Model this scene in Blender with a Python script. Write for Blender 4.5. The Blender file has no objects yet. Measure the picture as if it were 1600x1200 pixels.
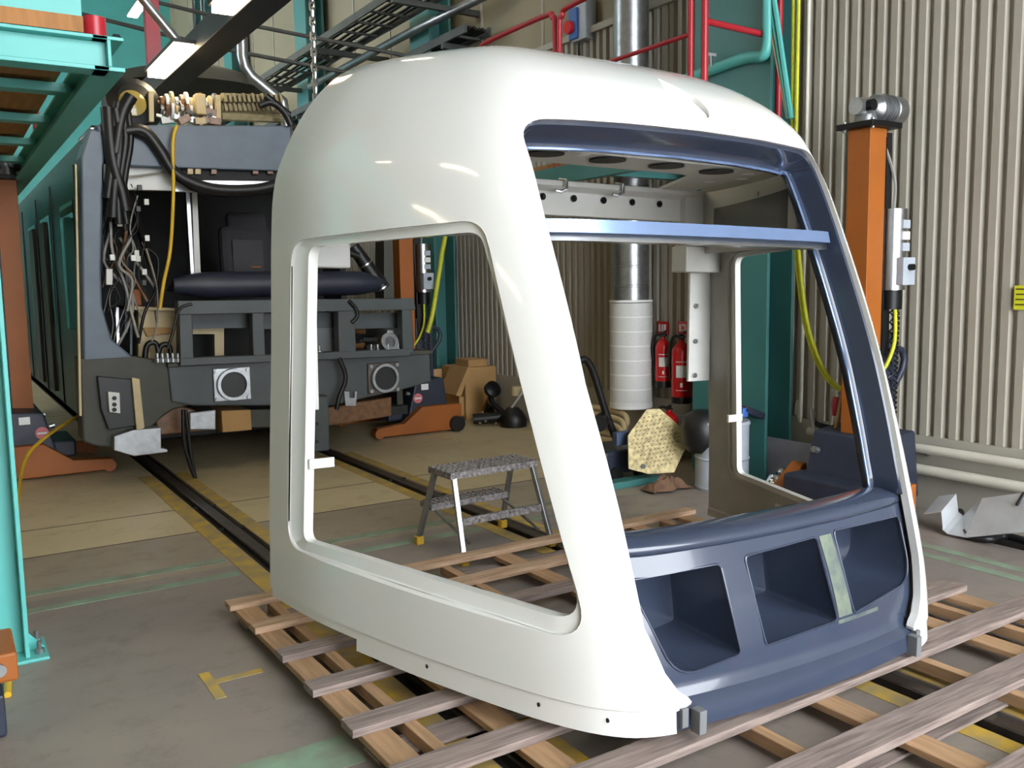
import bpy, bmesh, math, random
import numpy as np
from mathutils import Vector, Matrix
random.seed(7)
scene = bpy.context.scene
COL = scene.collection

# ------------------------------------------------------------------ camera
F, H = 1410.0, 1.5
PITCH, ROLL, YAW = .1112, .0159, .5653
def _rot(p, r, y):
    f = np.array([math.sin(y)*math.cos(p), math.cos(y)*math.cos(p), -math.sin(p)])
    rt = np.array([math.cos(y), -math.sin(y), 0]); dn = np.cross(f, rt)
    c, s = math.cos(r), math.sin(r)
    return np.array([c*rt+s*dn, -s*rt+c*dn, f])
M3 = _rot(PITCH, ROLL, YAW)
cam = bpy.data.cameras.new('camera'); camo = bpy.data.objects.new('camera', cam); COL.objects.link(camo)
cam.sensor_width = 36; cam.lens = 36*F/1600; cam.clip_start = .05; cam.clip_end = 200
camo.matrix_world = Matrix.Translation((0, 0, H)) @ Matrix(np.array([M3[0], -M3[1], -M3[2]]).T.tolist()).to_4x4()
scene.camera = camo

# ------------------------------------------------------------------ sky, exposure
w = bpy.data.worlds.new('sky'); scene.world = w; w.use_nodes = True
wn = w.node_tree.nodes['Background']
wn.inputs[0].default_value = (.92, .96, 1.0, 1); wn.inputs[1].default_value = 11.0
vs = scene.view_settings
vs.view_transform = 'Standard'; vs.look = 'None'; vs.gamma = 1; vs.use_curve_mapping = False
vs.exposure = 0.15
LAMP = 19.0          # strength of the fluorescent tubes

# ------------------------------------------------------------------ pixel helpers (directions only; depth from floor / wall / thing)
def ray(x, y): return M3.T @ np.array([(x-800)/F, (y-600)/F, 1])
def gz(x, y, z=0.0):
    d = ray(x, y); return np.array([0, 0, H]) + d*(z-H)/d[2]
def gx(x, y, X):
    d = ray(x, y); return np.array([0, 0, H]) + d*X/d[0]
def gy(x, y, Y):
    d = ray(x, y); return np.array([0, 0, H]) + d*Y/d[1]

# ------------------------------------------------------------------ materials
def lin(c):
    return tuple((v/255/12.92 if v/255 <= .04045 else ((v/255+.055)/1.055)**2.4) for v in c)
_m = {}
def mat(name, rgb, rough=.5, metal=0.0, var=.12, scale=6.0, bump=0.0, bscale=60.0, coat=0.0, emit=None, rgb2=None, stretch=None, detail=4.0):
    if name in _m: return _m[name]
    m = bpy.data.materials.new(name); m.use_nodes = True; nt = m.node_tree; b = nt.nodes['Principled BSDF']
    c = lin(rgb)
    tc = nt.nodes.new('ShaderNodeTexCoord'); mp = nt.nodes.new('ShaderNodeMapping')
    nt.links.new(tc.outputs['Object'], mp.inputs[0])
    if stretch: mp.inputs['Scale'].default_value = stretch
    n = nt.nodes.new('ShaderNodeTexNoise'); n.inputs['Scale'].default_value = scale; n.inputs['Detail'].default_value = detail
    nt.links.new(mp.outputs[0], n.inputs['Vector'])
    r = nt.nodes.new('ShaderNodeValToRGB')
    c2 = lin(rgb2) if rgb2 else None
    r.color_ramp.elements[0].position = .3; r.color_ramp.elements[1].position = .7
    r.color_ramp.elements[0].color = (*[max(0, v*(1-var)) for v in c], 1)
    r.color_ramp.elements[1].color = (*(c2 if c2 else [min(1, v*(1+var)) for v in c]), 1)
    nt.links.new(n.outputs[0], r.inputs[0]); nt.links.new(r.outputs[0], b.inputs['Base Color'])
    b.inputs['Roughness'].default_value = rough; b.inputs['Metallic'].default_value = metal
    if coat: b.inputs['Coat Weight'].default_value = coat; b.inputs['Coat Roughness'].default_value = .04
    if bump:
        n2 = nt.nodes.new('ShaderNodeTexNoise'); n2.inputs['Scale'].default_value = bscale; n2.inputs['Detail'].default_value = 6
        nt.links.new(mp.outputs[0], n2.inputs['Vector'])
        bp = nt.nodes.new('ShaderNodeBump'); bp.inputs['Strength'].default_value = bump; bp.inputs['Distance'].default_value = .01
        nt.links.new(n2.outputs[0], bp.inputs['Height']); nt.links.new(bp.outputs[0], b.inputs['Normal'])
    if emit:
        b.inputs['Emission Color'].default_value = (*emit[0], 1); b.inputs['Emission Strength'].default_value = emit[1]
    _m[name] = m; return m
WHITE = mat('white_gelcoat', (230, 230, 226), .08, var=.012, scale=2, coat=.35)
GREYIN = mat('raw_laminate', (174, 171, 165), .62, var=.10, scale=5, bump=.15, bscale=40)
LINER = mat('off_white_liner', (205, 205, 200), .45, var=.04)
PANELGREY = mat('grey_panel', (112, 114, 116), .55, var=.06)
BLUE = mat('slate_blue_gelcoat', (58, 66, 84), .16, var=.05, scale=3, coat=.4)
BLUED = mat('dark_slate_blue', (46, 52, 72), .35, var=.05, scale=3)
FILLER = mat('sanded_filler', (72, 82, 96), .25, var=.15, scale=10, rgb2=(120, 130, 112))
ALU = mat('brushed_aluminium', (178, 180, 182), .3, 1.0, var=.06, scale=20)
BLUEALU = mat('blue_grey_bar', (120, 142, 182), .22, .5, var=.06, scale=6)
STEEL = mat('galvanised_steel', (165, 168, 170), .35, .9, var=.14, scale=18)
DSTEEL = mat('dull_dark_steel', (78, 80, 78), .6, .3, var=.15)
BOLT = mat('dark_bolt', (30, 30, 32), .4, .6)
BLACK = mat('black_rubber', (18, 18, 19), .45, var=.2)
BLACKM = mat('black_mesh', (24, 24, 24), .6, var=.3, scale=120)
WOOD = mat('pale_pallet_wood', (176, 142, 112), .75, var=.28, scale=5, stretch=(1, 14, 14), bump=.3, bscale=30, rgb2=(198, 168, 140))
WOODG = mat('weathered_wood', (128, 112, 106), .8, var=.28, scale=5, stretch=(1, 16, 16), bump=.35, bscale=40, rgb2=(158, 142, 134))
WOODY = mat('stringer_wood', (170, 136, 102), .75, var=.2, scale=4, stretch=(14, 1, 14), bump=.25, bscale=30)
PLY = mat('ochre_timber_deck', (162, 112, 62), .7, var=.2, scale=3, stretch=(12, 1, 1), bump=.2)
TEAL = mat('teal_paint', (88, 178, 172), .42, var=.05, scale=3)
TEALD = mat('teal_column_paint', (66, 122, 120), .45, var=.07, scale=2.5)
RED = mat('red_rail_paint', (168, 34, 46), .35, var=.1)
REDX = mat('extinguisher_red', (196, 28, 30), .28, var=.06)
ORANGE = mat('orange_jack_paint', (156, 86, 24), .55, var=.1, scale=3)
NAVY = mat('navy_jack_paint', (40, 46, 62), .45, var=.15)
DARKGREY = mat('tram_frame_grey', (70, 76, 78), .5, var=.14, scale=4)
TRAMBLUE = mat('tram_blue_grey', (84, 96, 110), .45, var=.1)
TRAMDARK = mat('tram_dark_interior', (26, 26, 27), .7, var=.2)
TRAMGLASS = mat('tram_dark_side', (20, 19, 16), .4, var=.3, scale=2)
OLIVE = mat('primer_olive', (66, 66, 58), .6, var=.12)
NAVYROLL = mat('navy_padded_vinyl', (40, 44, 58), .45, var=.1)
SEAT = mat('charcoal_seat_fabric', (54, 52, 56), .9, var=.12, scale=60)
CREAM = mat('cream_plastic', (190, 172, 132), .55, var=.08)
BROWN = mat('brown_insulator', (120, 84, 52), .35, var=.3, scale=20)
BEIGEFIN = mat('beige_ribs', (150, 138, 104), .6, var=.2, scale=20)
CARD = mat('brown_cardboard', (176, 138, 88), .8, var=.06)
GREYCABLE = mat('grey_cable', (140, 138, 132), .5)
YEL = mat('yellow_hose', (212, 172, 40), .45)
GREENYEL = mat('green_yellow_cable', (186, 190, 34), .45, var=.12, scale=30)
YSIGN = mat('yellow_sign', (206, 208, 40), .5, var=.05)
PAPER = mat('white_sticker', (228, 228, 226), .5, var=.03)
CLAD = mat('beige_cladding', (164, 158, 145), .5, var=.07, scale=1.6, stretch=(1, 1, .25))
BASEW = mat('beige_wall_base', (166, 162, 150), .6, var=.06, scale=2)
UPPER = mat('beige_upper_wall', (140, 130, 106), .65, var=.06, scale=1)
PIPEW = mat('cream_pipe', (206, 202, 188), .4, var=.05)
CEIL = mat('ceiling_sheet', (150, 150, 140), .7, var=.08)
DRUM = mat('grey_drum', (168, 176, 186), .45, var=.08)
CHROME = mat('chrome', (220, 220, 222), .06, 1.0, var=.02)
LAMPH = mat('dark_lamp_housing', (44, 44, 48), .5)
PERF = mat('perforated_white', (206, 206, 202), .5, var=.12, scale=160)
BLUESW = mat('blue_switch', (52, 96, 168), .4)
YPAINT = mat('worn_yellow_paint', (150, 138, 110), .7, var=.1, scale=9, rgb2=(196, 160, 52))
GPAINT = mat('worn_green_paint', (128, 128, 112), .7, var=.1, scale=7, rgb2=(132, 160, 136))
RAILM = mat('worn_rail_steel', (92, 84, 78), .4, .7, var=.25, scale=9)
GROOVE = mat('dark_flangeway', (26, 24, 22), .8)
TREAD = mat('paint_spattered_tread', (112, 104, 104), .6, .3, var=.5, scale=60, rgb2=(170, 165, 165))
YFOOT = mat('yellow_rubber_foot', (206, 166, 48), .6)
PATTERN = mat('cream_chequer_sheet', (196, 180, 132), .7, var=.4, scale=30)
CRUMPLE = mat('crumpled_brown_paper', (110, 82, 62), .8, var=.3, scale=20, bump=.4)
EMIT = mat('fluorescent_tube', (255, 250, 235), .5, emit=((1.0, .82, .54), LAMP))
FLOORD = None
def concrete(name, a, b, c):
    m = bpy.data.materials.new(name); m.use_nodes = True; nt = m.node_tree; p = nt.nodes['Principled BSDF']
    tc = nt.nodes.new('ShaderNodeTexCoord')
    n1 = nt.nodes.new('ShaderNodeTexNoise'); n1.inputs['Scale'].default_value = .9; n1.inputs['Detail'].default_value = 6
    n2 = nt.nodes.new('ShaderNodeTexNoise'); n2.inputs['Scale'].default_value = 5; n2.inputs['Detail'].default_value = 8; n2.inputs['Roughness'].default_value = .7
    for n in (n1, n2): nt.links.new(tc.outputs['Object'], n.inputs['Vector'])
    r = nt.nodes.new('ShaderNodeValToRGB'); r.color_ramp.elements[0].position = .36; r.color_ramp.elements[1].position = .64
    r.color_ramp.elements[0].color = (*lin(a), 1); r.color_ramp.elements[1].color = (*lin(b), 1)
    nt.links.new(n1.outputs[0], r.inputs[0])
    r2 = nt.nodes.new('ShaderNodeValToRGB'); r2.color_ramp.elements[0].position = .52; r2.color_ramp.elements[1].position = .75
    r2.color_ramp.elements[0].color = (0, 0, 0, 1); r2.color_ramp.elements[1].color = (.7, .7, .7, 1)
    nt.links.new(n2.outputs[0], r2.inputs[0])
    mx = nt.nodes.new('ShaderNodeMixRGB'); mx.inputs[2].default_value = (*lin(c), 1)
    nt.links.new(r2.outputs[0], mx.inputs[0]); nt.links.new(r.outputs[0], mx.inputs[1]); nt.links.new(mx.outputs[0], p.inputs['Base Color'])
    rr = nt.nodes.new('ShaderNodeMapRange'); rr.inputs[3].default_value = .34; rr.inputs[4].default_value = .62
    nt.links.new(n2.outputs[0], rr.inputs[0]); nt.links.new(rr.outputs[0], p.inputs['Roughness'])
    return m
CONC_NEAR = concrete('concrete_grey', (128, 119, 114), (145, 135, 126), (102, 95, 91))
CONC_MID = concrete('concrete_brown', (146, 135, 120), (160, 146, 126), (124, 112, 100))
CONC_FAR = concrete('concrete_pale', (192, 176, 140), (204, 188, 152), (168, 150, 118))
def glassmat():
    m = bpy.data.materials.new('window_glass'); m.use_nodes = True; nt = m.node_tree; nt.nodes.clear()
    o = nt.nodes.new('ShaderNodeOutputMaterial'); t = nt.nodes.new('ShaderNodeBsdfTransparent'); g = nt.nodes.new('ShaderNodeBsdfGlossy')
    g.inputs['Roughness'].default_value = .03; t.inputs[0].default_value = (.93, .96, .97, 1)
    fr = nt.nodes.new('ShaderNodeFresnel'); mx = nt.nodes.new('ShaderNodeMixShader')
    nt.links.new(fr.outputs[0], mx.inputs[0]); nt.links.new(t.outputs[0], mx.inputs[1]); nt.links.new(g.outputs[0], mx.inputs[2]); nt.links.new(mx.outputs[0], o.inputs[0])
    return m
GLASS = glassmat()

# ------------------------------------------------------------------ mesh builder
def thing(name, label, cat, loc=(0, 0, 0), group=None, rot=(0, 0, 0)):
    o = bpy.data.objects.new(name, None); COL.objects.link(o); o.empty_display_size = .1
    o.location = [float(v) for v in loc]; o.rotation_euler = rot
    o['label'] = label; o['category'] = cat
    if group: o['group'] = group
    return o
def tag(o, label, cat, group=None):
    o['label'] = label; o['category'] = cat
    if group: o['group'] = group
    return o
def struct(o): o['kind'] = 'structure'; return o

class MB:
    def __init__(s): s.v = []; s.f = []
    def add(s, vs, fs):
        k = len(s.v); s.v += [tuple(float(c) for c in v) for v in vs]; s.f += [tuple(i+k for i in f) for f in fs]; return s
    def box(s, x0, x1, y0, y1, z0, z1):
        v = [(x, y, z) for x in (x0, x1) for y in (y0, y1) for z in (z0, z1)]
        return s.add(v, [(0, 1, 3, 2), (4, 6, 7, 5), (0, 4, 5, 1), (2, 3, 7, 6), (0, 2, 6, 4), (1, 5, 7, 3)])
    def cbox(s, c, size, R=None):
        hx, hy, hz = [d/2 for d in size]; v = [Vector((x, y, z)) for x in (-hx, hx) for y in (-hy, hy) for z in (-hz, hz)]
        if R is not None: v = [R @ p for p in v]
        return s.add([(p.x+c[0], p.y+c[1], p.z+c[2]) for p in v], [(0, 1, 3, 2), (4, 6, 7, 5), (0, 4, 5, 1), (2, 3, 7, 6), (0, 2, 6, 4), (1, 5, 7, 3)])
    def bar(s, a, b, w, h, up=(0, 0, 1)):
        a = Vector([float(t) for t in a]); b = Vector([float(t) for t in b]); d = (b-a); L = d.length; d.normalize(); u = Vector(up)
        x = d.cross(u)
        if x.length < 1e-4: x = d.cross(Vector((1, 0, 0)))
        x.normalize(); y = x.cross(d)
        R = Matrix((d, x, y)).transposed()
        return s.cbox((a+b)/2, (L, w, h), R)
    def cyl(s, a, b, r0, r1=None, n=16, cap=True):
        return s.tube([a, b], [r0, r0 if r1 is None else r1], n, cap)
    def tube(s, path, r, n=8, cap=True, closed=False):
        P = [Vector([float(t) for t in p]) for p in path]; m = len(P)
        R = [r]*m if not hasattr(r, '__len__') else list(r)
        T = []
        for i in range(m):
            a = P[i-1] if (i > 0 or closed) else P[i]; b = P[(i+1) % m] if (i < m-1 or closed) else P[i]
            t = (b-a); t = t.normalized() if t.length > 1e-9 else Vector((0, 0, 1)); T.append(t)
        u = T[0].orthogonal().normalized(); vs = []
        for i in range(m):
            if i: 
                q = T[i-1].rotation_difference(T[i]); u = (q @ u); u = (u-T[i]*u.dot(T[i])).normalized()
            w_ = T[i].cross(u)
            for k in range(n):
                a = 2*math.pi*k/n; vs.append(P[i]+(u*math.cos(a)+w_*math.sin(a))*R[i])
        fs = []
        for i in range(m if closed else m-1):
            j = (i+1) % m
            for k in range(n): fs.append((i*n+k, i*n+(k+1) % n, j*n+(k+1) % n, j*n+k))
        if cap and not closed: fs += [tuple(range(n))[::-1], tuple((m-1)*n+k for k in range(n))]
        return s.add(vs, fs)
    def lathe(s, prof, c=(0, 0, 0), n=24, R=None):
        vs = []; m = len(prof)
        for r, z in prof:
            for k in range(n):
                a = 2*math.pi*k/n; p = Vector((r*math.cos(a), r*math.sin(a), z))
                if R is not None: p = R @ p
                vs.append((p.x+c[0], p.y+c[1], p.z+c[2]))
        fs = [(i*n+k, i*n+(k+1) % n, (i+1)*n+(k+1) % n, (i+1)*n+k) for i in range(m-1) for k in range(n)]
        fs += [tuple(range(n))[::-1], tuple((m-1)*n+k for k in range(n))]
        return s.add(vs, fs)
    def prism(s, poly, axis, a, b):
        # poly: 2-D points in the two remaining axes (order x,y,z without axis)
        n = len(poly); vs = []
        for t in (a, b):
            for p in poly:
                q = list(p); q.insert(axis, t); vs.append(tuple(q))
        return s.add(vs, [tuple(range(n))[::-1], tuple(range(n, 2*n))]+[(i, (i+1) % n, n+(i+1) % n, n+i) for i in range(n)])
    def loops(s, L, closed=True):
        n = len(L[0]); vs = [p for l in L for p in l]; fs = []
        for i in range(len(L)-1):
            for k in range(n if closed else n-1):
                fs.append((i*n+k, i*n+(k+1) % n, (i+1)*n+(k+1) % n, (i+1)*n+k))
        return s.add(vs, fs)
    def build(s, name, material, parent=None, smooth=None, bevel=0, local=False, solid=0):
        me = bpy.data.meshes.new(name)
        off = Vector((0, 0, 0)) if (parent is None or local) else world_loc(parent)
        me.from_pydata([(v[0]-off.x, v[1]-off.y, v[2]-off.z) for v in s.v], [], s.f)
        bm = bmesh.new(); bm.from_mesh(me); bmesh.ops.recalc_face_normals(bm, faces=bm.faces); bm.to_mesh(me); bm.free()
        me.materials.append(material)
        if smooth is not None: me.shade_smooth(); me.set_sharp_from_angle(angle=math.radians(smooth))
        o = bpy.data.objects.new(name, me); COL.objects.link(o)
        if parent is not None: o.parent = parent
        if solid:
            md = o.modifiers.new('thickness', 'SOLIDIFY'); md.thickness = solid; md.offset = 0
        if bevel:
            md = o.modifiers.new('bevel', 'BEVEL'); md.width = bevel; md.segments = 2; md.limit_method = 'ANGLE'; md.angle_limit = math.radians(40)
        return o
def world_loc(o):
    l = Vector((0, 0, 0))
    while o is not None: l += o.location; o = o.parent
    return l
def arc3(a, b, c, n=12):
    # quadratic curve through 3 control points
    a, b, c = [Vector([float(t) for t in p]) for p in (a, b, c)]
    return [a*(1-t)**2+b*2*t*(1-t)+c*t*t for t in [i/n for i in range(n+1)]]
def spline(P, n=6):
    P = [Vector([float(t) for t in p]) for p in P]; out = []
    for i in range(len(P)-1):
        p0, p1, p2, p3 = P[max(i-1, 0)], P[i], P[i+1], P[min(i+2, len(P)-1)]
        for k in range(n):
            t = k/n; out.append(.5*((2*p1)+(p2-p0)*t+(2*p0-5*p1+4*p2-p3)*t*t+(3*p1-p0-3*p2+p3)*t**3))
    return out+[P[-1]]
def roundpoly(pts, rad, n=6):
    out = []; m = len(pts)
    for i in range(m):
        p0, p, p1 = Vector(pts[i-1]), Vector(pts[i]), Vector(pts[(i+1) % m]); r = rad[i] if hasattr(rad, '__len__') else rad
        if r <= 0: out.append(tuple(p)); continue
        a = (p0-p).normalized(); b = (p1-p).normalized(); 
        for k in range(n+1):
            t = k/n; q = (p+a*r)*(1-t)**2+p*2*t*(1-t)+(p+b*r)*t*t; out.append(tuple(q))
    return out
def apply_bool(o, cutters):
    for c in cutters:
        md = o.modifiers.new('b', 'BOOLEAN'); md.operation = 'DIFFERENCE'; md.solver = 'EXACT'; md.object = c
    dg = bpy.context.evaluated_depsgraph_get(); dg.update()
    me = bpy.data.meshes.new_from_object(o.evaluated_get(dg)); o.modifiers.clear(); o.data = me
    for c in cutters: d = c.data; bpy.data.objects.remove(c); bpy.data.meshes.remove(d)

# ================================================================== THE HALL
WX = 5.35
root_floor = struct(MB().box(-6.2, 5.6, -7, 24.3, -.3, -.04).build('floor', CONC_NEAR))
xs = [(-6.2, 1.385), (1.545, 2.845), (3.005, WX+.2)]
ys = [(-7, -2), (-2, 1.2), (1.2, 5.655), (5.665, 6.315), (6.325, 12), (12, 18), (18, 24.3)]
for (x0, x1) in xs:
    for (y0, y1) in ys:
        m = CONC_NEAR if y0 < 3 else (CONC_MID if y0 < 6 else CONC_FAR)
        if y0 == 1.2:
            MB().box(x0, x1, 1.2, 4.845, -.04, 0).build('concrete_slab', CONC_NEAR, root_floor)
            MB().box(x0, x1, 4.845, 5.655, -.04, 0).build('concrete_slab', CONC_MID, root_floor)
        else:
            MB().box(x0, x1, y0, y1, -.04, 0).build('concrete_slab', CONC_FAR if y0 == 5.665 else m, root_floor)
for xc in (1.465, 2.925):
    MB().box(xc-.08, xc+.08, -7, 24.0, -.06, -.022).build('flangeway', GROOVE, root_floor)
    tag(MB().prism([(xc-.036, -.02), (xc+.036, -.02), (xc+.036, .006), (xc+.028, .011), (xc-.028, .011), (xc-.036, .006)], 1, -7, 24.0).build('track_rail', RAILM),
        ('worn steel rail in the floor on the teal platform side' if xc < 2 else 'worn steel rail in the floor nearer the corrugated wall'), 'rail')
for y in (-2.0, 1.2, 5.66, 6.32, 12.0, 18.0): MB().box(-6.2, WX+.2, y-.006, y+.006, -.04, .0004).build('floor_joint', GROOVE, root_floor)
def paint(x0, x1, y0, y1, m): MB().box(x0, x1, y0, y1, .0005, .0025).build('painted_line', m, root_floor)
for x0, x1 in ((1.27, 1.38), (1.55, 1.64), (2.75, 2.84), (3.01, 3.09)): paint(x0, x1, -3, 7.6, YPAINT)
for x0, x1 in ((-5, 1.25), (1.66, 2.73), (3.11, 3.6)):
    paint(x0, x1, 4.93, 5.01, GPAINT); paint(x0, x1, 4.66, 4.73, GPAINT)
for x0, x1 in ((-5, 1.05),): paint(x0, x1, 2.55, 2.75, GPAINT)
paint(4.40, 4.47, -1, 3.1, GPAINT); paint(4.55, 4.62, -1, 3.1, GPAINT)
paint(.76, .80, 3.26, 3.52, YPAINT); paint(.80, .98, 3.395, 3.435, YPAINT)

# right wall: upper flat panels with window openings, corrugated sheets, smooth base
def wall_with_holes(name, X0, X1, ya, yb, za, zb, wins, m):
    mb = MB(); ys_ = [ya]
    z0, z1 = wins[0][2], wins[0][3]
    mb.box(X0, X1, ya, yb, za, z0).box(X0, X1, ya, yb, z1, zb); y = ya
    for (a, b, _, _) in wins: mb.box(X0, X1, y, a, z0, z1); y = b
    mb.box(X0, X1, y, yb, z0, z1)
    return struct(mb.build(name, m))
wins = [(a, a+3.5, 6.9, 8.6) for a in (1, 5.2, 9.4, 13.9, 18.3)]
wr = wall_with_holes('wall_right', WX+.05, WX+.12, -3, 24.3, -.04, 9.2, wins, UPPER)
nwin = 0
def window(x, a, b, z0, z1, label=None):
    global nwin; nwin += 1
    mb = MB()
    for y in (a, b-.04): mb.box(x-.015, x+.015, y, y+.04, z0, z1)
    for z in (z0, z1-.05): mb.box(x-.015, x+.015, a, b, z, z+.05)
    o = struct(mb.build('window_%d' % nwin, LAMPH))
    n = 4; d = (b-a)/n
    for i in range(1, n): MB().box(x-.01, x+.01, a+i*d-.02, a+i*d+.02, z0, z1).build('glazing_bar', LAMPH, o)
    for i in range(n): MB().box(x-.004, x+.004, a+i*d+.01, a+(i+1)*d-.01, z0+.04, z1-.04).build('pane', GLASS, o)
for (a, b, z0, z1) in wins: window(WX+.08, a, b, z0, z1)
MB().box(WX-.02, WX+.06, -3, 24, -.04, .475).build('wall_base', BASEW, wr)
MB().box(WX-.035, WX+.06, -3, 24, 3.80, 3.86).build('cladding_trim', BASEW, wr)
def sheet(y0, n=10, p=.1):
    prof = []
    for i in range(n):
        b = y0+i*p; prof += [(WX+.035, b), (WX+.035, b+.022), (WX+.003, b+.038), (WX+.003, b+.084), (WX+.035, b+.1)]
    vs = [(x, y, z) for z in (.475, 3.80) for (x, y) in prof]; k = len(prof)
    return MB().add(vs, [(i, i+1, k+i+1, k+i) for i in range(k-1)])
first = None
for i in range(27):
    if first is None:
        first = sheet(-3.0).build('cladding_sheet', CLAD, wr); first.modifiers.new('t', 'SOLIDIFY').thickness = .002
    else:
        c = first.copy(); COL.objects.link(c); c.parent = wr; c.location = (0, i*1.0, 0)
for y in [i*1.2-3 for i in range(23)]:
    MB().box(WX+.035, WX+.051, y, y+.025, 3.86, 9.2).build('panel_joint', BASEW, wr)
# other walls, ceiling, front doorway
added_wins = [(a, a+3.5, 3.0, 8.6) for a in (12, 16, 20)]  # unseen windows, added to bring daylight onto the teal back wall
wall_with_holes('wall_left', -6.12, -6.0, -3, 24.3, -.04, 9.2, added_wins, UPPER)
for (a, b, z0, z1) in added_wins: window(-6.06, a, b, z0, z1)
struct(MB().box(-6.3, WX+.3, 24.0, 24.3, -.04, 9.2).build('wall_back', TEAL))
struct(MB().box(-6.3, WX+.3, -3.3, -3.0, 6.4, 9.2).box(-6.3, .2, -3.3, -3.0, -.04, 6.4).box(5.2, WX+.3, -3.3, -3.0, -.04, 6.4).build('wall_front', UPPER))  # unseen; opening narrowed on the left to keep daylight off the shell's side
cl = struct(MB().box(-6.3, WX+.3, -3.3, 24.3, 9.2, 9.4).build('ceiling', CEIL))
for y in range(0, 24, 4): MB().box(-6.0, WX+.02, y-.12, y+.12, 8.7, 9.2).build('roof_beam', TEALD, cl)

# teal columns on the right wall
def column(y0, y1, label, x0=None):
    t = thing('steel_column', label, 'column', (WX-.15, (y0+y1)/2, 0), 'teal columns along the corrugated wall')
    x0 = WX-.32 if x0 is None else x0
    MB().box(x0, x0+.03, y0, y1, 0, 8.7).build('flange', TEALD, t, bevel=.004)
    MB().box(x0+.03, WX-.04, (y0+y1)/2-.02, (y0+y1)/2+.02, 0, 8.7).build('web', TEALD, t)
    MB().box(WX-.06, WX-.03, y0, y1, 0, 8.7).build('flange', TEALD, t, bevel=.004)
    return t
column(4.50, 5.25, 'wide teal steel column behind the grey drum and the hanging cables')
column(9.6, 10.1, 'teal steel column behind the orange mast, below the long conduit')
column(13.6, 14.1, 'far teal steel column in the cable ladder shadow, third along the wall')
column(17.6, 18.1, 'farthest teal steel column, beside the bright high windows')

# ================================================================== TRAM CAB SHELL (main subject)
CX, TILT, ZB = 2.422, math.radians(.9), .14
def pchip(xs, ys):
    xs = np.array(xs, float); ys = np.array(ys, float); h = np.diff(xs); d = np.diff(ys)/h; m = np.zeros(len(xs))
    for i in range(1, len(xs)-1):
        if d[i-1]*d[i] > 0:
            w1 = 2*h[i]+h[i-1]; w2 = h[i]+2*h[i-1]; m[i] = (w1+w2)/(w1/d[i-1]+w2/d[i])
    m[0] = d[0]; m[-1] = d[-1]
    def f(x):
        i = int(min(max(np.searchsorted(xs, x)-1, 0), len(xs)-2)); t = (x-xs[i])/h[i]
        return float((2*t**3-3*t**2+1)*ys[i]+(t**3-2*t**2+t)*h[i]*m[i]+(-2*t**3+3*t**2)*ys[i+1]+(t**3-t**2)*h[i]*m[i+1])
    return f
PS = [0, .16, .36, .52, .60, .66, .71, .76, .82, .9, 1.0]
PA = [1, .965, .868, .75, .682, .62, .56, .475, .355, .18, 0]
PB = [0, .19, .475, .73, .845, .915, .953, .975, .987, .997, 1.0]
fA, fB = pchip(PS, PA), pchip(PS, PB)
fU = pchip([.12, .6, 1.2, 1.8, 1.92, 2.02, 2.115, 2.2, 2.28, 2.34, 2.4, 2.435, 2.47, 2.49, 2.50],
           [1.305, 1.295, 1.27, 1.248, 1.23, 1.195, 1.15, 1.10, 1.04, .98, .895, .80, .60, .35, 0.0])
fD = pchip([.12, .35, .65, 1.2, 1.7, 2.0, 2.1, 2.2, 2.3, 2.38, 2.43, 2.47, 2.49, 2.50],
           [1.825, 1.80, 1.73, 1.565, 1.36, 1.22, 1.165, 1.065, .915, .755, .62, .44, .25, 0.0])
YR = 3.72
_s = np.linspace(0, 1, 801); _a = np.array([fA(s) for s in _s]); _b = np.array([fB(s) for s in _s])
def sp(s, z): return np.array([fU(z)*fA(s), YR-fD(z)*fB(s), z])
def side_u(Y, z):      # half width of the shell at length Y, height z
    return fU(z)*float(np.interp((YR-Y)/fD(z), _b, _a))
def front_y(u, z):     # front surface at half width u
    return YR-fD(z)*float(np.interp(abs(u)/fU(z), _a[::-1], _b[::-1]))

shell = thing('tram_cab_shell', 'glossy white moulded tram cab front shell with empty windows, standing on a pallet', 'cab shell', (CX, 0, ZB), rot=(0, TILT, 0))
def S(p): return (p[0], p[1], p[2]-ZB)      # shell coordinates -> object coordinates
zrows = list(np.linspace(.12, .198, 4))+[.203, .215]+list(np.linspace(.25, 1.8, 30))+list(1.8+.7*np.sin(np.linspace(0, math.pi/2, 46))[1:])
sl = np.linspace(0, 1, 62)
ncol = 2*len(sl)-1
def gridpt(i, j):
    z = zrows[j]; k = i if i < len(sl) else ncol-1-i; sgn = -1 if i < len(sl) else 1
    p = sp(sl[k], z); 
    if z < .2: p[0] *= .994; p[1] += .006*(sl[k])
    p[0] *= sgn; return p
P = np.array([[gridpt(i, j) for i in range(ncol)] for j in range(len(zrows))])
P[-1, :, :] = P[-1, 0, :]; P[-1, :, 0] = 0
du = np.gradient(P, axis=1); dv = np.gradient(P, axis=0); N = np.cross(du, dv); L = np.linalg.norm(N, axis=2, keepdims=True); N = N/np.maximum(L, 1e-9)
if N[10, ncol//2, 1] > 0: N = -N
N[-1] = (0, 0, 1); N[-2:, :, :] = np.where(np.abs(N[-2:]).sum(2, keepdims=True) < .5, np.array([0, 0, 1.0]), N[-2:])
Q = P-N*.03; Q[:, 0, 1] = YR; Q[:, -1, 1] = YR
nr = len(zrows); vs_ = [S(p) for p in P.reshape(-1, 3)]+[S(p) for p in Q.reshape(-1, 3)]; K = nr*ncol
fo = [(j*ncol+i, j*ncol+i+1, (j+1)*ncol+i+1, (j+1)*ncol+i) for j in range(nr-1) for i in range(ncol-1)]
fi = [(K+a, K+d, K+c, K+b) for (a, b, c, d) in fo]
fr = [(i, K+i, K+i+1, i+1) for i in range(ncol-1)]
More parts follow.
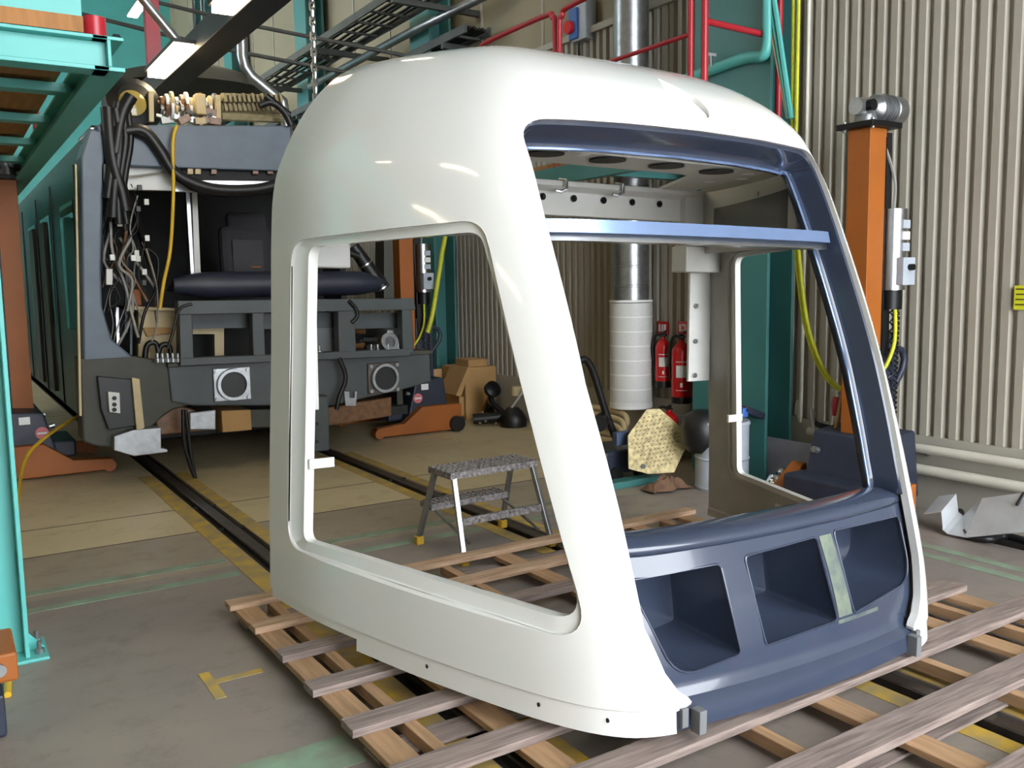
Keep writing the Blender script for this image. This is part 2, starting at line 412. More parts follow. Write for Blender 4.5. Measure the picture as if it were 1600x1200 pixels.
for col in (0, ncol-1): fr += [(j*ncol+col, (j+1)*ncol+col, K+(j+1)*ncol+col, K+j*ncol+col) for j in range(nr-1)]
me = bpy.data.meshes.new('body'); me.from_pydata(vs_, [], fo+fi+fr); me.materials.append(WHITE); me.materials.append(GREYIN)
for k in range(len(fo), len(fo)+len(fi)): me.polygons[k].material_index = 1
bm = bmesh.new(); bm.from_mesh(me); bmesh.ops.remove_doubles(bm, verts=bm.verts, dist=2e-4); bmesh.ops.dissolve_degenerate(bm, dist=1e-5, edges=bm.edges)
bmesh.ops.recalc_face_normals(bm, faces=bm.faces); bm.to_mesh(me); bm.free()
body = bpy.data.objects.new('body', me); COL.objects.link(body); body.parent = shell
# openings
OUT = roundpoly([(3.545, 1.662), (2.622, 1.70), (2.098, .402), (3.545, .425)], [.10, .08, .13, .10], 8)
INN = roundpoly([(3.445, 1.635), (2.637, 1.66), (2.135, .455), (3.445, .468)], [.05, .05, .10, .04], 8)
def tmp(mb): 
    o = mb.build('cutter', WHITE, None, local=True); o.location = (CX, 0, ZB); o.rotation_euler = (0, TILT, 0); return o
cut = []
for sg in (-1, 1):
    cut.append(tmp(MB().prism([(y, z-ZB) for y, z in OUT], 0, sg*.4, sg*1.6)))
half = [(.752, 1.72), (.745, 1.17), (.715, .79), (.695, .45), (.645, .31), (.605, .25), (.572, .226), (.560, .210), (.568, .197), (.612, .186), (.618, .0)]
RS = lambda a, b: (a-.05*min(1, max(0, (b-.25)/.3)), b)      # wall-side post stands a little further in
_top = roundpoly([(-.752, 1.72), (-.748, 2.038), (-.35, 2.05), (0, 2.054), (.35, 2.05), (.70, 2.036), (.702, 1.72)], [0, .085, 0, 0, 0, .085, 0], 7)
WSH = [(-a, b) for a, b in half[::-1][:-1]]+_top+[RS(a, b) for a, b in half[1:]]
cut.append(tmp(MB().prism([(u, z-ZB) for u, z in WSH], 1, 1.2, 3.0)))
for sg in (-1, 1): cut.append(tmp(MB().box(sg*.8, sg*1.6, 3.07, 3.9, -.2, .165-ZB)))
# tear-drop recess in the roof front
tc_ = np.array([.04, front_y(.04, 2.215), 2.215]); n1 = np.array([0, front_y(0, 2.13), 2.13]); n2 = np.array([0, front_y(0, 2.30), 2.30])
td = (n2-n1)/np.linalg.norm(n2-n1); tn = np.array([0, -td[2], td[1]]); tx = np.array([1.0, 0, 0])
drop = []
for k in range(40):
    a = 2*math.pi*k/40; l = -.16*math.cos(a); wd = .10*math.sin(a)*(1-.55*(l/.16+1)/2*1.0)*(1.0 if l < .0 else (1-l/.16*.55)); drop.append((wd, l))
td2 = td
vtop = [S(tc_+tx*a_+td2*b_+tn*.05) for a_, b_ in drop]; vbot = [S(tc_+tx*a_+td2*b_-tn*(.022)) for a_, b_ in drop]
n_ = len(drop)
cut.append(tmp(MB().add(vtop+vbot, [tuple(range(n_)), tuple(range(n_, 2*n_))[::-1]]+[(i, n_+i, n_+(i+1) % n_, (i+1) % n_) for i in range(n_)])))
bpy.context.view_layer.update()
apply_bool(body, cut)
body.data.shade_smooth(); body.data.set_sharp_from_angle(angle=math.radians(28))

# white rims of the side windows
def rim(sg):
    n = len(OUT); L = []
    for pol, dep in ((OUT, -.001), (OUT, .006), ('m', .012), (INN, .016), (INN, .055)):
        if pol == 'm': pl = [(a[0]*.93+b[0]*.07, a[1]*.93+b[1]*.07) for a, b in zip(OUT, INN)]
        else: pl = pol
        L.append([S((sg*(side_u(y, z)-dep), y, z)) for y, z in pl])
    return MB().loops(L).build('window_rim', WHITE, shell, smooth=40, local=True)
rim(-1); rim(1)
# slate-blue windscreen surround: a deep open channel round the opening
pathf = WSH
def inset(pts, d):
    out = []
    for i, p in enumerate(pts):
        a = Vector(pts[max(i-1, 0)]); b = Vector(pts[min(i+1, len(pts)-1)]); t = (b-a).normalized(); nn = Vector((t.y, -t.x)); out.append((p[0]+nn.x*d, p[1]+nn.y*d))
    return out
def dens(pts, n=5):
    o = []
    for i in range(len(pts)-1):
        for k in range(n): t = k/n; o.append((pts[i][0]*(1-t)+pts[i+1][0]*t, pts[i][1]*(1-t)+pts[i+1][1]*t))
    return o+[pts[-1]]
pf = [q for q in dens(pathf, 6) if q[1] > .62]
Lr = []
for ds, dt, dep in ((-.012, -.012, .031), (.0, .0, .026), (.004, .012, .030), (.006, .022, .05), (.010, .040, .10), (.014, .055, .135), (.020, .062, .140), (.040, .078, .142), (.040, .078, .17)):
    A1, A2 = inset(pf, ds), inset(pf, dt)
    Lr.append([S((a[0], front_y(u0, z0)+dep, b[1])) for a, b, (u0, z0) in zip(A1, A2, pf)])
MB().loops(Lr, closed=False).build('windscreen_surround', BLUE, shell, smooth=35, local=True, solid=.006)
lipu, lipt = inset(pf, .040), inset(pf, .078)
MB().tube([S((a[0], front_y(u0, z0)+.140, b[1])) for a, b, (u0, z0) in zip(lipu, lipt, pf)], .006, 6).build('glazing_lip', BLUEALU, shell, local=True, smooth=60)
# lower front console with three bins
zc = [.125, .15, .18, .192, .205, .225, .25, .30, .36, .45, .55, .61, .64, .66]
def coff(z):
    return float(np.interp(z, [.12, .185, .205, .235, .30, .64, .66], [.012, .014, .045, .056, .05, .05, .075]))
uc = np.linspace(-.73, .73, 49)
def ulim(z): return float(np.interp(z, [.12, .205, .295, .45, .66], [.60, .62, .70, .735, .745]))
o_ = []; i_ = []
for z in zc:
    o_ += [S((u*ulim(z)/.73, front_y(u*ulim(z)/.73, z)+coff(z), z)) for u in uc]
    i_ += [S((u*ulim(z)/.73, front_y(u*ulim(z)/.73, z)+coff(z)+.014, z)) for u in uc]
nu = len(uc); nz = len(zc); K = nu*nz
fc = [(j*nu+i, j*nu+i+1, (j+1)*nu+i+1, (j+1)*nu+i) for j in range(nz-1) for i in range(nu-1)]
fc += [(K+a, K+d, K+c, K+b) for a, b, c, d in fc]
fc += [(i, K+i, K+i+1, i+1) for i in range(nu-1)]+[((nz-1)*nu+i, (nz-1)*nu+i+1, K+(nz-1)*nu+i+1, K+(nz-1)*nu+i) for i in range(nu-1)]
for c0 in (0, nu-1): fc += [(j*nu+c0, (j+1)*nu+c0, K+(j+1)*nu+c0, K+j*nu+c0) for j in range(nz-1)]
con = MB().add(o_+i_, fc).build('console_panel', BLUE, shell, local=True)
bins = [[(-.70, .575), (-.355, .585), (-.315, .295), (-.575, .262)], [(-.25, .592), (.105, .605), (.155, .312), (-.205, .30)], [(.20, .612), (.635, .60), (.655, .36), (.25, .318)]]
brad = [[.03, .02, .02, .10], [.02, .02, .02, .02], [.02, .03, .10, .02]]
bp = [roundpoly(b, r, 6) for b, r in zip(bins, brad)]
bpy.context.view_layer.update()
cut = [tmp(MB().prism([(u, z-ZB) for u, z in b], 1, 1.5, 2.2)) for b in bp]
bpy.context.view_layer.update(); apply_bool(con, cut); con.data.shade_smooth(); con.data.set_sharp_from_angle(angle=math.radians(30))
for b, raw in zip(bp, bins):
    cu = sum(p[0] for p in raw)/4; czz = sum(p[1] for p in raw)/4
    l0 = [S((u, front_y(u, z)+coff(z)+.004, z)) for u, z in b]
    l1 = [S((cu+(u-cu)*.97+.02, 2.02+.26, czz+(z-czz)*.97)) for u, z in b]
    l2 = [S((cu+(u-cu)*.93+.02, 2.02+.275, czz+(z-czz)*.93)) for u, z in b]
    n = len(b); mb = MB().loops([l0, l1, l2]); mb.f.append(tuple(range(2*n, 3*n)))
    bo = mb.build('storage_bin', BLUE, shell, smooth=35, local=True)
    MB().tube([S((u, front_y(u, z)+coff(z)-.001, z)) for u, z in b], .0045, 6, closed=True).build('bin_edge', BLUE, bo, smooth=60, local=True)
for (u0, u1, z0, z1, u2, u3) in ((.12, .185, .605, .32, .165, .24),):
    LL = []
    for k in range(13):
        t = k/12; a_, b_ = u0+(u2-u0)*t, u1+(u3-u1)*t; z = z0+(z1-z0)*t
        LL.append([S((u, front_y(u, z)+coff(z)-.002, z)) for u in np.linspace(a_, b_, 4)])
    MB().loops(LL, closed=False).build('filler_patch', FILLER, shell, local=True)
    LL = [[S((u, front_y(u, z)+coff(z)-.002, z)) for u in np.linspace(.16, .40, 8)] for z in (.298, .305, .312)]
    MB().loops(LL, closed=False).build('filler_patch', FILLER, shell, local=True)
# top sill of the console
Ls = []
for dy, z in ((.046, .645), (.05, .664), (.058, .672), (.14, .69), (.165, .688), (.17, .66)):
    Ls.append([S((u, front_y(u, .66)+dy, z)) for u in np.linspace(-.72, .72, 40)])
MB().loops(Ls, closed=False).build('console_sill', BLUE, shell, smooth=40, local=True, solid=.006)
# transom across the windscreen
def bar_front(name, z0, z1, d0, d1, m, ua=-.735, ub=.665):
    U = np.linspace(ua, ub, 30); L_ = []
    for (z, d) in ((z0, d0), (z1, d0+.012), (z1, d1), (z0, d1), (z0, d0)): L_.append([S((u, front_y(u, 1.68)+d, z)) for u in U])
    return MB().loops(L_, closed=False).build(name, m, shell, smooth=20, local=True)
bar_front('transom', 1.655, 1.70, .05, .13, BLUEALU)
bar_front('transom_soffit', 1.628, 1.655, .062, .15, ALU)
# ceiling soffit with four fan vents
ZS = 1.985
sof = roundpoly([(-.70, 2.765), (.70, 2.765), (1.0, 3.66), (.80, 3.66), (.52, 3.10), (-.52, 3.10), (-.80, 3.66), (-1.0, 3.66)], [.02, .02, .02, .02, .12, .12, .02, .02], 5)
soff = MB().prism([(a, b) for a, b in sof], 2, ZS-ZB, ZS+.015-ZB).build('ceiling_panel', LINER, shell, local=True)
for u, y in ((-.46, 2.88), (-.15, 2.89), (.17, 2.90), (.48, 2.92)):
    MB().lathe([(.0, 0), (.075, 0), (.075, .006), (.062, .008), (.0, .008)], S((u, y, ZS-.009)), 24).build('fan_vent', BLACKM, soff, local=True)
for u, y in ((-.31, 2.84), (.68, 2.92), (.78, 3.05), (.74, 3.22)):
    MB().lathe([(.0, 0), (.024, 0), (.03, .004), (.0, .005)], S((u, y, ZS-.006)), 16).build('spot_light', PAPER, soff, local=True)
MB().box(-.66, .66, 2.75, 2.765, ZS-.012-ZB, ZS+.04-ZB).build('ceiling_lip', LINER, shell, local=True, bevel=.003)
for u in (-.5, -.1, .3, .6): MB().cyl(S((u, 2.745, ZS+.016)), S((u, 2.751, ZS+.016)), .008, n=8).build('screw', BOLT, shell, local=True)
# rear cross beam with bolts and hooks
MB().prism([(3.66, 1.83-ZB), (3.72, 1.83-ZB), (3.72, 1.99-ZB), (3.60, 1.99-ZB), (3.60, 1.965-ZB), (3.66, 1.945-ZB)], 0, -1.02, 1.02).build('rear_crossbeam', LINER, shell, local=True, bevel=.004)
for k in range(-5, 6):
    u = .06+k*.1865
    if abs(u) > .95: continue
    MB().lathe([(0, 0), (.017, 0), (.017, .006), (.010, .006), (.010, .014), (0, .014)], S((u, 3.655, 1.915)), 12, Matrix.Rotation(math.radians(90), 3, 'X')).build('bolt', BOLT, shell, local=True, smooth=30)
for u in (.15, .50):
    MB().tube([S(p) for p in ((u, 3.64, 2.0), (u, 3.58, 1.99), (u, 3.58, 1.95), (u-.03, 3.585, 1.935), (u-.06, 3.59, 1.94))], .008, 6).build('hook', STEEL, shell, local=True)
for sg in (-1, 1):
    # side lining above the window, rear brackets, bolted rear flange, window tabs
    def lin_u(y): return sg*(side_u(y, 1.85)-.13)
    Y_ = np.linspace(2.72, 3.64, 12)
    MB().loops([[S((lin_u(y), y, z)) for y in Y_] for z in (1.66, 1.985)], closed=False).build('side_lining', LINER, shell, local=True, solid=.01, smooth=40)
    Y2 = np.linspace(2.80, 3.52, 10)
    MB().loops([[S((lin_u(y)-sg*.007, y, 1.70+.03*(y-2.8))) for y in Y2], [S((lin_u(y)-sg*.007, y, 1.915-.03*(y-2.8))) for y in Y2]], closed=False).build('grey_infill_panel', PANELGREY, shell, local=True, solid=.004, smooth=40)
    MB().cyl(S((lin_u(3.1)-sg*.004, 3.1, 1.925)), S((lin_u(3.1)-sg*.02, 3.1, 1.925)), .012, n=10).build('knob', LINER, shell, local=True)
    MB().box(*sorted((sg*.96, sg*1.17)), 3.62, 3.70, 1.66-ZB, 1.995-ZB).build('rear_corner_panel', LINER, shell, local=True, bevel=.004)
    MB().box(*sorted((sg*.955, sg*1.21)), 3.60, 3.72, 1.56-ZB, 1.70-ZB).build('rear_bracket', LINER, shell, local=True, bevel=.008)
    MB().box(*sorted((sg*1.075, sg*1.235)), 3.695, 3.715, .955-ZB, 1.56-ZB).build('rear_flange', LINER, shell, local=True, bevel=.004)
    for z in (1.376, 1.18, .99):
        MB().lathe([(0, 0), (.014, 0), (.014, .008), (0, .008)], S((sg*1.115, 3.69, z)), 10, Matrix.Rotation(math.radians(90), 3, 'X')).build('bolt', STEEL, shell, local=True)
    u = side_u(3.44, .775)-.05
    MB().box(*sorted((sg*(u-.085), sg*(u+.02))), 3.425, 3.44, .755-ZB, .795-ZB).build('window_tab', WHITE, shell, local=True, bevel=.002)
    # pillar plates behind the windscreen post, mounting brackets at the nose
    Yp = front_y(.68, 1.85)+.14
    MB().box(*sorted((sg*.745, sg*.80)), Yp+.03, Yp+.045, 1.67-ZB, 1.97-ZB).build('post_plate', BLUEALU, shell, local=True, bevel=.002)
    for z in (1.93, 1.76): MB().cyl(S((sg*.775, Yp+.022, z)), S((sg*.775, Yp+.032, z)), .007, n=8).build('screw', BOLT, shell, local=True)
    ub = sg*.545
    MB().box(ub-.015, ub+.015, front_y(.545, .16)-.03, front_y(.545, .16)+.012, .115-ZB, .19-ZB).build('mounting_bracket', PANELGREY, shell, local=True, bevel=.003)
    MB().box(*sorted((sg*.575, sg*.60)), front_y(.59, .16)-.004, front_y(.59, .16)+.02, .135-ZB, .195-ZB).build('hinge_plate', PANELGREY, shell, local=True, bevel=.002)
    for y in (2.70, 2.25, 2.05):
        u = side_u(y, .165)*.994
        MB().lathe([(0, 0), (.007, 0), (.007, .004), (0, .004)], S((sg*(u-.003), y, .168)), 10, Matrix.Rotation(sg*math.radians(90), 3, 'Y')).build('rivet', BOLT, shell, local=True)
u = side_u(3.05, .33)-.034
MB().loops([[S((side_u(y, z)-.0335, y, z)) for y in (3.02, 3.14)] for z in (.315, .365)], closed=False).build('maker_sticker', PAPER, shell, local=True)

# ================================================================== PALLET
PT = .094
pal = thing('wooden_pallet', 'large weathered timber pallet of spaced slats under the white cab shell', 'pallet', (2.46, 2.6, 0))
PR = .0231
def prot(x, y): # pallet is turned 1.3 degrees from the track
    dx, dy = x-2.46, y-2.6; c, s = math.cos(PR*.6), math.sin(PR*.6); return (2.46+c*dx-s*dy, 2.6+s*dx+c*dy)
def plank(name, x0, x1, y0, y1, z0, z1, m):
    mb = MB(); mb.box(x0, x1, y0, y1, z0, z1); mb.v = [(*prot(a, b), c) for a, b, c in mb.v]
    return mb.build(name, m, pal, bevel=.003)
for i, (yc, wd) in enumerate(((4.02, .085), (3.69, .09), (3.345, .09), (3.0, .095), (2.655, .10), (2.30, .105), (1.985, .115), (1.655, .12), (1.30, .11))):
    plank('slat', 1.03+random.uniform(-.012, .012), 3.90+random.uniform(-.02, .02)+(.0 if i not in (6, 7, 8) else .08), yc-wd/2, yc+wd/2, PT-.028, PT, WOODG if i in (3, 4, 5, 6, 7, 8, 2) else WOOD)
for x0, x1 in ((1.05, 1.15), (1.42, 1.52), (2.42, 2.52), (3.36, 3.46), (3.74, 3.84)):
    plank('stringer', x0, x1, 1.22, 4.06, PT-.052, PT-.028, WOODY)
for x0, x1 in ((1.20, 1.245), (2.10, 2.145), (3.02, 3.065), (3.60, 3.645)):
    plank('bearer', x0, x1, 1.25, 4.0, .022, PT-.028, WOODY)
for y0, y1 in ((3.86, 3.98), (2.50, 2.62), (1.60, 1.72), (1.2, 1.3)):
    plank('base_board', 1.06, 3.86, y0, y1, .012, .024, WOODG)

# ================================================================== STEP STOOL
st = thing('step_stool', 'paint-spattered metal two-step stool with yellow feet beside the pallet', 'step stool', (*gz(735, 850)[:2], 0))
A, B, C_ = gz(655, 850), gz(722, 884), gz(806, 820)
fA_, fB_, fC_ = [Vector(v) for v in (A, B, C_)]
ex = (fC_-fA_); ex.z = 0; Lx = ex.length; ex.normalize(); ey = Vector((-ex.y, ex.x, 0)) ; 
if (fB_-fA_).dot(ey) < 0: ey = -ey
Wy = .50
def sp_(a, b, z): p = fA_+ex*a+ey*b; return (p.x, p.y, z)
Lx = .585; hs = .46
tops = {}
for a in (0, 1):
    for b in (0, 1):
        foot = sp_(a*Lx, b*Wy, .04); top = sp_(.03+a*(Lx-.06), .16+b*(Wy-.30), hs)
        MB().bar(foot, top, .028, .028).build('leg', STEEL, st, bevel=.003)
        f0 = sp_(a*Lx, b*Wy, 0.0); MB().cbox((f0[0], f0[1], .025), (.045, .045, .05)).build('rubber_foot', YFOOT, st, bevel=.006)
def tread(name, a0, a1, b0, b1, z):
    v = [sp_(a, b, zz) for zz in (z-.035, z) for a, b in ((a0, b0), (a1, b0), (a1, b1), (a0, b1))]
    t = MB().add(v, [(0, 1, 2, 3), (4, 5, 6, 7), (0, 1, 5, 4), (1, 2, 6, 5), (2, 3, 7, 6), (3, 0, 4, 7)]).build(name, TREAD, st)
    k = int((a1-a0)/.035)
    mb = MB()
    for i in range(k):
        for j in range(5):
            p = sp_(a0+(i+.5)*(a1-a0)/k, b0+(j+.5)*(b1-b0)/5, z+.003); mb.cbox(p, (.02, .008, .006), Matrix.Rotation(.6+(i+j) % 2*1.2, 3, 'Z'))
    g = mb.build('grip_studs', TREAD, t); g['kind'] = 'stuff'
tread('top_step', .0, Lx, .13, .38, hs+.02)
tread('lower_step', .03, Lx-.03, -.03, .11, .25)
MB().bar(sp_(.03, .44, .22), sp_(Lx-.03, .44, .22), .02, .04).build('front_rail', TREAD, st)
for a in (.06, Lx-.06):
    MB().bar(sp_(a, .06, .22), sp_(a, .46, .10), .012, .012).build('brace', STEEL, st)

# ================================================================== THE STRIPPED TRAM BEHIND
TY = 7.4
tram = thing('tram', 'stripped grey tram with its cab removed, bare front frame, seat and loose cables', 'tram', (2.33, TY, 0))
def T(x, y, d=0.0): return gy(x, y, TY+d)
def face(name, pts, m, d0=0.0, d1=.08, bevel=0.0, par=None):
    # outline seen on the front of the tram at set-back d0, with real thickness to d1
    q = [T(x, y, d0) for x, y in pts]; n = len(q)
    v = [tuple(p) for p in q]+[(p[0], p[1]+d1-d0, p[2]) for p in q]
    return MB().add(v, [tuple(range(n)), tuple(range(n, 2*n))[::-1]]+[(i, (i+1) % n, n+(i+1) % n, n+i) for i in range(n)]).build(name, m, par or tram, bevel=bevel)
# body box behind the front
TX0, TX1 = 1.02, 3.66
MB().box(TX0, TX0+.06, TY+.25, 20, .32, 2.62).build('side_wall', TRAMGLASS, tram)
MB().box(TX1-.06, TX1, TY+1.6, 20, .32, 2.62).build('side_wall', TRAMGLASS, tram)
MB().box(TX1-.06, TX1, TY+.3, TY+1.6, .32, .95).build('side_wall', OLIVE, tram)
MB().box(TX0, TX1, TY+.2, 20, .30, .38).build('floor_pan', TRAMDARK, tram)
MB().box(TX0+.02, TX1-.02, TY+.15, 20, 2.55, 2.66).build('roof', DARKGREY, tram)
MB().box(TX0+.05, TX1-.05, TY+2.1, TY+2.16, .38, 2.55).build('cab_bulkhead', TRAMDARK, tram)
for i, y in enumerate((8.1, 9.9, 11.4, 13.2, 15.0)):
    MB().box(TX0-.012, TX0+.01, y, y+.06, .38, 2.5).build('door_post', BLACK, tram)
    o = MB().box(TX0-.006, TX0+.004, y+.25, y+1.15, 1.15, 2.25).build('side_window', GLASS, tram)
for y in (10.5, 11.7): MB().box(TX0-.03, TX0, y, y+.5, .45, 2.2).build('door_leaf', OLIVE, tram)
# roof beam over the cab
face('roof_beam', [(150, 195), (455, 196), (455, 268), (268, 262), (172, 258)], TRAMBLUE, 0, .25, .01)
face('header_panel', [(176, 258), (272, 262), (270, 298), (172, 296)], LINER, .1, .16, .005)
face('header_panel', [(272, 272), (450, 278), (450, 300), (272, 300)], ALU, .1, .16, .005)
face('header_recess', [(285, 262), (450, 268), (450, 282), (285, 280)], TRAMDARK, .06, .1)
for x in (293, 305, 330, 395, 418): face('terminal_block', [(x, 250+8), (x+9, 258), (x+9, 272), (x, 272)], CREAM if x < 320 else BROWN, .02, .06, .003)
# corner pillar, curved lower sweep
face('corner_pillar', [(126, 245), (140, 200), (165, 205), (160, 330), (158, 420), (160, 480), (175, 530), (210, 560), (130, 565)], TRAMBLUE, 0, .30, .015)
face('front_skirt', [(124, 560), (205, 556), (262, 566), (300, 574), (300, 600), (300, 632), (272, 640), (256, 650), (232, 672), (196, 700), (150, 698), (130, 690)], OLIVE, 0, .30, .015)
face('gold_edge_strip', [(117, 255), (120, 258), (128, 650), (124, 650)], CREAM, -.02, .02, .002)
# hatch with control unit
h = face('socket_hatch', [(152, 588), (216, 594), (222, 664), (170, 672), (158, 640)], BLACK, -.06, .0, .006)
face('hatch_frame', [(206, 590), (218, 592), (226, 668), (214, 676)], CREAM, -.10, -.06, .003, h)
face('socket_plate', [(169, 612), (187, 614), (188, 646), (171, 644)], LINER, -.10, -.06, .003, h)
for y in (622, 632, 640): 
    p = T(178.5, y, -.10); MB().cyl(p, (p[0], p[1]-.012, p[2]), .016, n=12).build('socket', BOLT, h)
face('wedge_block', [(178, 682), (208, 672), (252, 668), (252, 700), (262, 702), (262, 707), (209, 713), (178, 704)], STEEL, -.12, .05, .006)
# buffer beam with tow sockets
bb = face('buffer_beam', [(262, 572), (672, 552), (674, 596), (640, 606), (520, 634), (300, 634), (268, 628)], DARKGREY, -.02, .22, .012)
face('beam_cap', [(262, 568), (676, 547), (676, 553), (262, 574)], OLIVE, -.05, .25, .004)
for (x, y, r) in ((362, 600, .145), (598, 590, .135)):
    p = T(x, y, -.02); k = .105
    t = MB().cbox((p[0], p[1]-.012, p[2]), (.30, .024, .27)).build('tow_socket', RAILM if x > 500 else STEEL, tram, bevel=.006)
    MB().lathe([(k, 0), (k, -.05), (k*1.22, -.05), (k*1.25, 0)], (p[0], p[1]-.02, p[2]), 24, Matrix.Rotation(math.radians(-90), 3, 'X')).build('socket_ring', STEEL, t, smooth=30)
    MB().lathe([(0, 0), (k, 0), (k, .012), (0, .012)], (p[0], p[1]-.026, p[2]), 24, Matrix.Rotation(math.radians(90), 3, 'X')).build('socket_bore', BLACK, t)
    for a in (-1, 1):
        for b in (-1, 1): MB().cyl((p[0]+a*.125, p[1]-.024, p[2]+b*.11), (p[0]+a*.125, p[1]-.045, p[2]+b*.11), .017, n=8).build('bolt', STEEL, t)
# nose frame with open bays
nf = -.0
face('nose_top_rail', [(278, 470), (646, 466), (650, 484), (278, 492)], DARKGREY, -.12, .0, .006)
face('nose_sill', [(282, 560), (640, 545), (642, 556), (282, 572)], DARKGREY, -.12, .02, .006)
for (x0, x1, y0, y1) in ((280, 300, 488, 564), (394, 412, 486, 560), (528, 554, 484, 556), (628, 644, 482, 552)):
    face('nose_post', [(x0, y0), (x1, y0), (x1+3, y1), (x0+2, y1)], DARKGREY, -.11, .0, .006)
for (x0, x1) in ((300, 394), (412, 528), (554, 630)):
    face('bay_upper_panel', [(x0, 490), (x1, 488), (x1, 512), (x0, 514)], DARKGREY, .10, .14)
face('bay_back_panel', [(300, 510), (640, 506), (640, 556), (300, 568)], TRAMDARK, .55, .60)
face('bay_infill', [(478, 508), (526, 508), (526, 560), (478, 560)], PANELGREY, .12, .16)
face('bay_timber', [(335, 512), (350, 512), (350, 562), (336, 563)], CREAM, .2, .26)
face('bay_timber', [(300, 512), (340, 512), (340, 522), (300, 522)], CREAM, .18, .2)
random.seed(11)
for k in range(16):     # pump unit inside the bay by the wall side
    x, y = random.uniform(564, 622), random.uniform(516, 548); p = T(x, y, .05+random.uniform(0, .2))
    if k % 2: MB().cyl(p, (p[0]+random.uniform(-.15, .15), p[1]+.1, p[2]+random.uniform(-.05, .05)), random.uniform(.015, .035), n=10).build('pump_fitting', STEEL if k % 3 else BROWN, tram, smooth=40)
    else: MB().cbox(p, (.07, .07, .05)).build('pump_block', STEEL if k % 3 else BLACK, tram, bevel=.006)
p = T(607, 536, -.02); MB().lathe([(.05, 0), (.05, .04), (.085, .04), (.085, 0)], (p[0], p[1], p[2]), 20, Matrix.Rotation(math.radians(70), 3, 'X')).build('pump_ring', STEEL, tram, smooth=30)
for x in (487, 499, 536, 580, 590, 606, 622, 246, 254, 262, 270, 278):
    y = 560 if x < 300 else 548-(x-487)*.03; p = T(x, y, -.06); MB().lathe([(0, 0), (.022, 0), (.022, .03), (.014, .035), (.014, .07), (0, .075)], (p[0], p[1], p[2]-.03), 10).build('stud_bolt', STEEL, tram, smooth=40)
# padded dash roll
def roll(x0, x1, y, r, m, name, d=0):
    a, b = T(x0, y, d), T(x1, y-4, d); mb = MB(); n = 20; path = []; rad = []
    for i in range(n+1):
        t = i/n; path.append([a[k]*(1-t)+b[k]*t for k in range(3)]); e = min(t, 1-t)*n; rad.append(r*(.55+.45*min(1, e/2.5)))
    return mb.tube(path, rad, 16).build(name, m, tram, smooth=60)
roll(270, 600, 446, .105, NAVYROLL, 'dash_roll', .05)
face('dash_shelf', [(300, 428), (476, 424), (560, 436), (590, 452), (280, 456)], NAVYROLL, .15, .7, .02)
# seat
s0 = T(384, 402, .9); 
MB().cbox(s0, (.46, .14, .56), Matrix.Rotation(-.10, 3, 'X')).build('seat_back', SEAT, tram, bevel=.05)
p = T(384, 352, .93); MB().cbox(p, (.36, .12, .22), Matrix.Rotation(-.1, 3, 'X')).build('seat_headrest', SEAT, tram, bevel=.045)
p = T(388, 404, .82); MB().cbox(p, (.28, .02, .34)).build('seat_panel', mat('seat_panel_grey', (64, 62, 66), .8), tram, bevel=.008)
p = T(400, 417, .80); MB().cbox(p, (.09, .01, .012)).build('seat_tag', ORANGE, tram)
# bare aluminium uprights and other verticals
for pts, m in (([(290, 298), (297, 298), (304, 430), (298, 430)], ALU), ([(300, 296), (308, 296), (314, 430), (304, 430)], LINER), ([(196, 400), (201, 400), (200, 520), (195, 520)], TRAMBLUE), ([(183, 560), (188, 560), (186, 480), (180, 480)], ALU), ([(203, 480), (207, 480), (207, 560), (203, 560)], TRAMBLUE)):
    face('upright', pts, m, .3, .36, .003)
o = face('cupboard', [(205, 482), (276, 484), (276, 564), (216, 562), (216, 486)], CREAM, .25, .7, .01)
face('cupboard_top', [(198, 478), (280, 482), (280, 486), (198, 484)], CREAM, .2, .75, .004)
face('cupboard_drawer', [(224, 512), (272, 512), (272, 520), (230, 526)], CARD, .22, .25, .004)
face('amber_bottle', [(208, 452), (220, 452), (222, 478), (208, 478)], ORANGE, .3, .36, .01)
# diagonal strut and arm
a, b = T(183, 250, .1), T(240, 420, .6); MB().cyl(a, b, .035, n=12).build('diagonal_strut', BLACK, tram, smooth=40)
a, b = T(552, 385, .1), T(598, 452, .05); t = MB().cyl(a, b, .055, .075, n=14).build('wiper_arm', BLACK, tram, smooth=40)
c_ = [a[i]*.05+b[i]*.95 for i in range(3)]; e_ = [a[i]*.02+b[i]*.98 for i in range(3)]; MB().cyl(c_, e_, .082, n=14).build('clamp_ring', ALU, t, smooth=40)
c_ = [a[i]*.6+b[i]*.4 for i in range(3)]; e_ = [a[i]*.57+b[i]*.43 for i in range(3)]; MB().cyl(c_, e_, .068, n=14).build('clamp_ring', ALU, t, smooth=40)
face('rear_pillar', [(600, 330), (612, 330), (616, 466), (600, 466)], OLIVE, .5, .7)
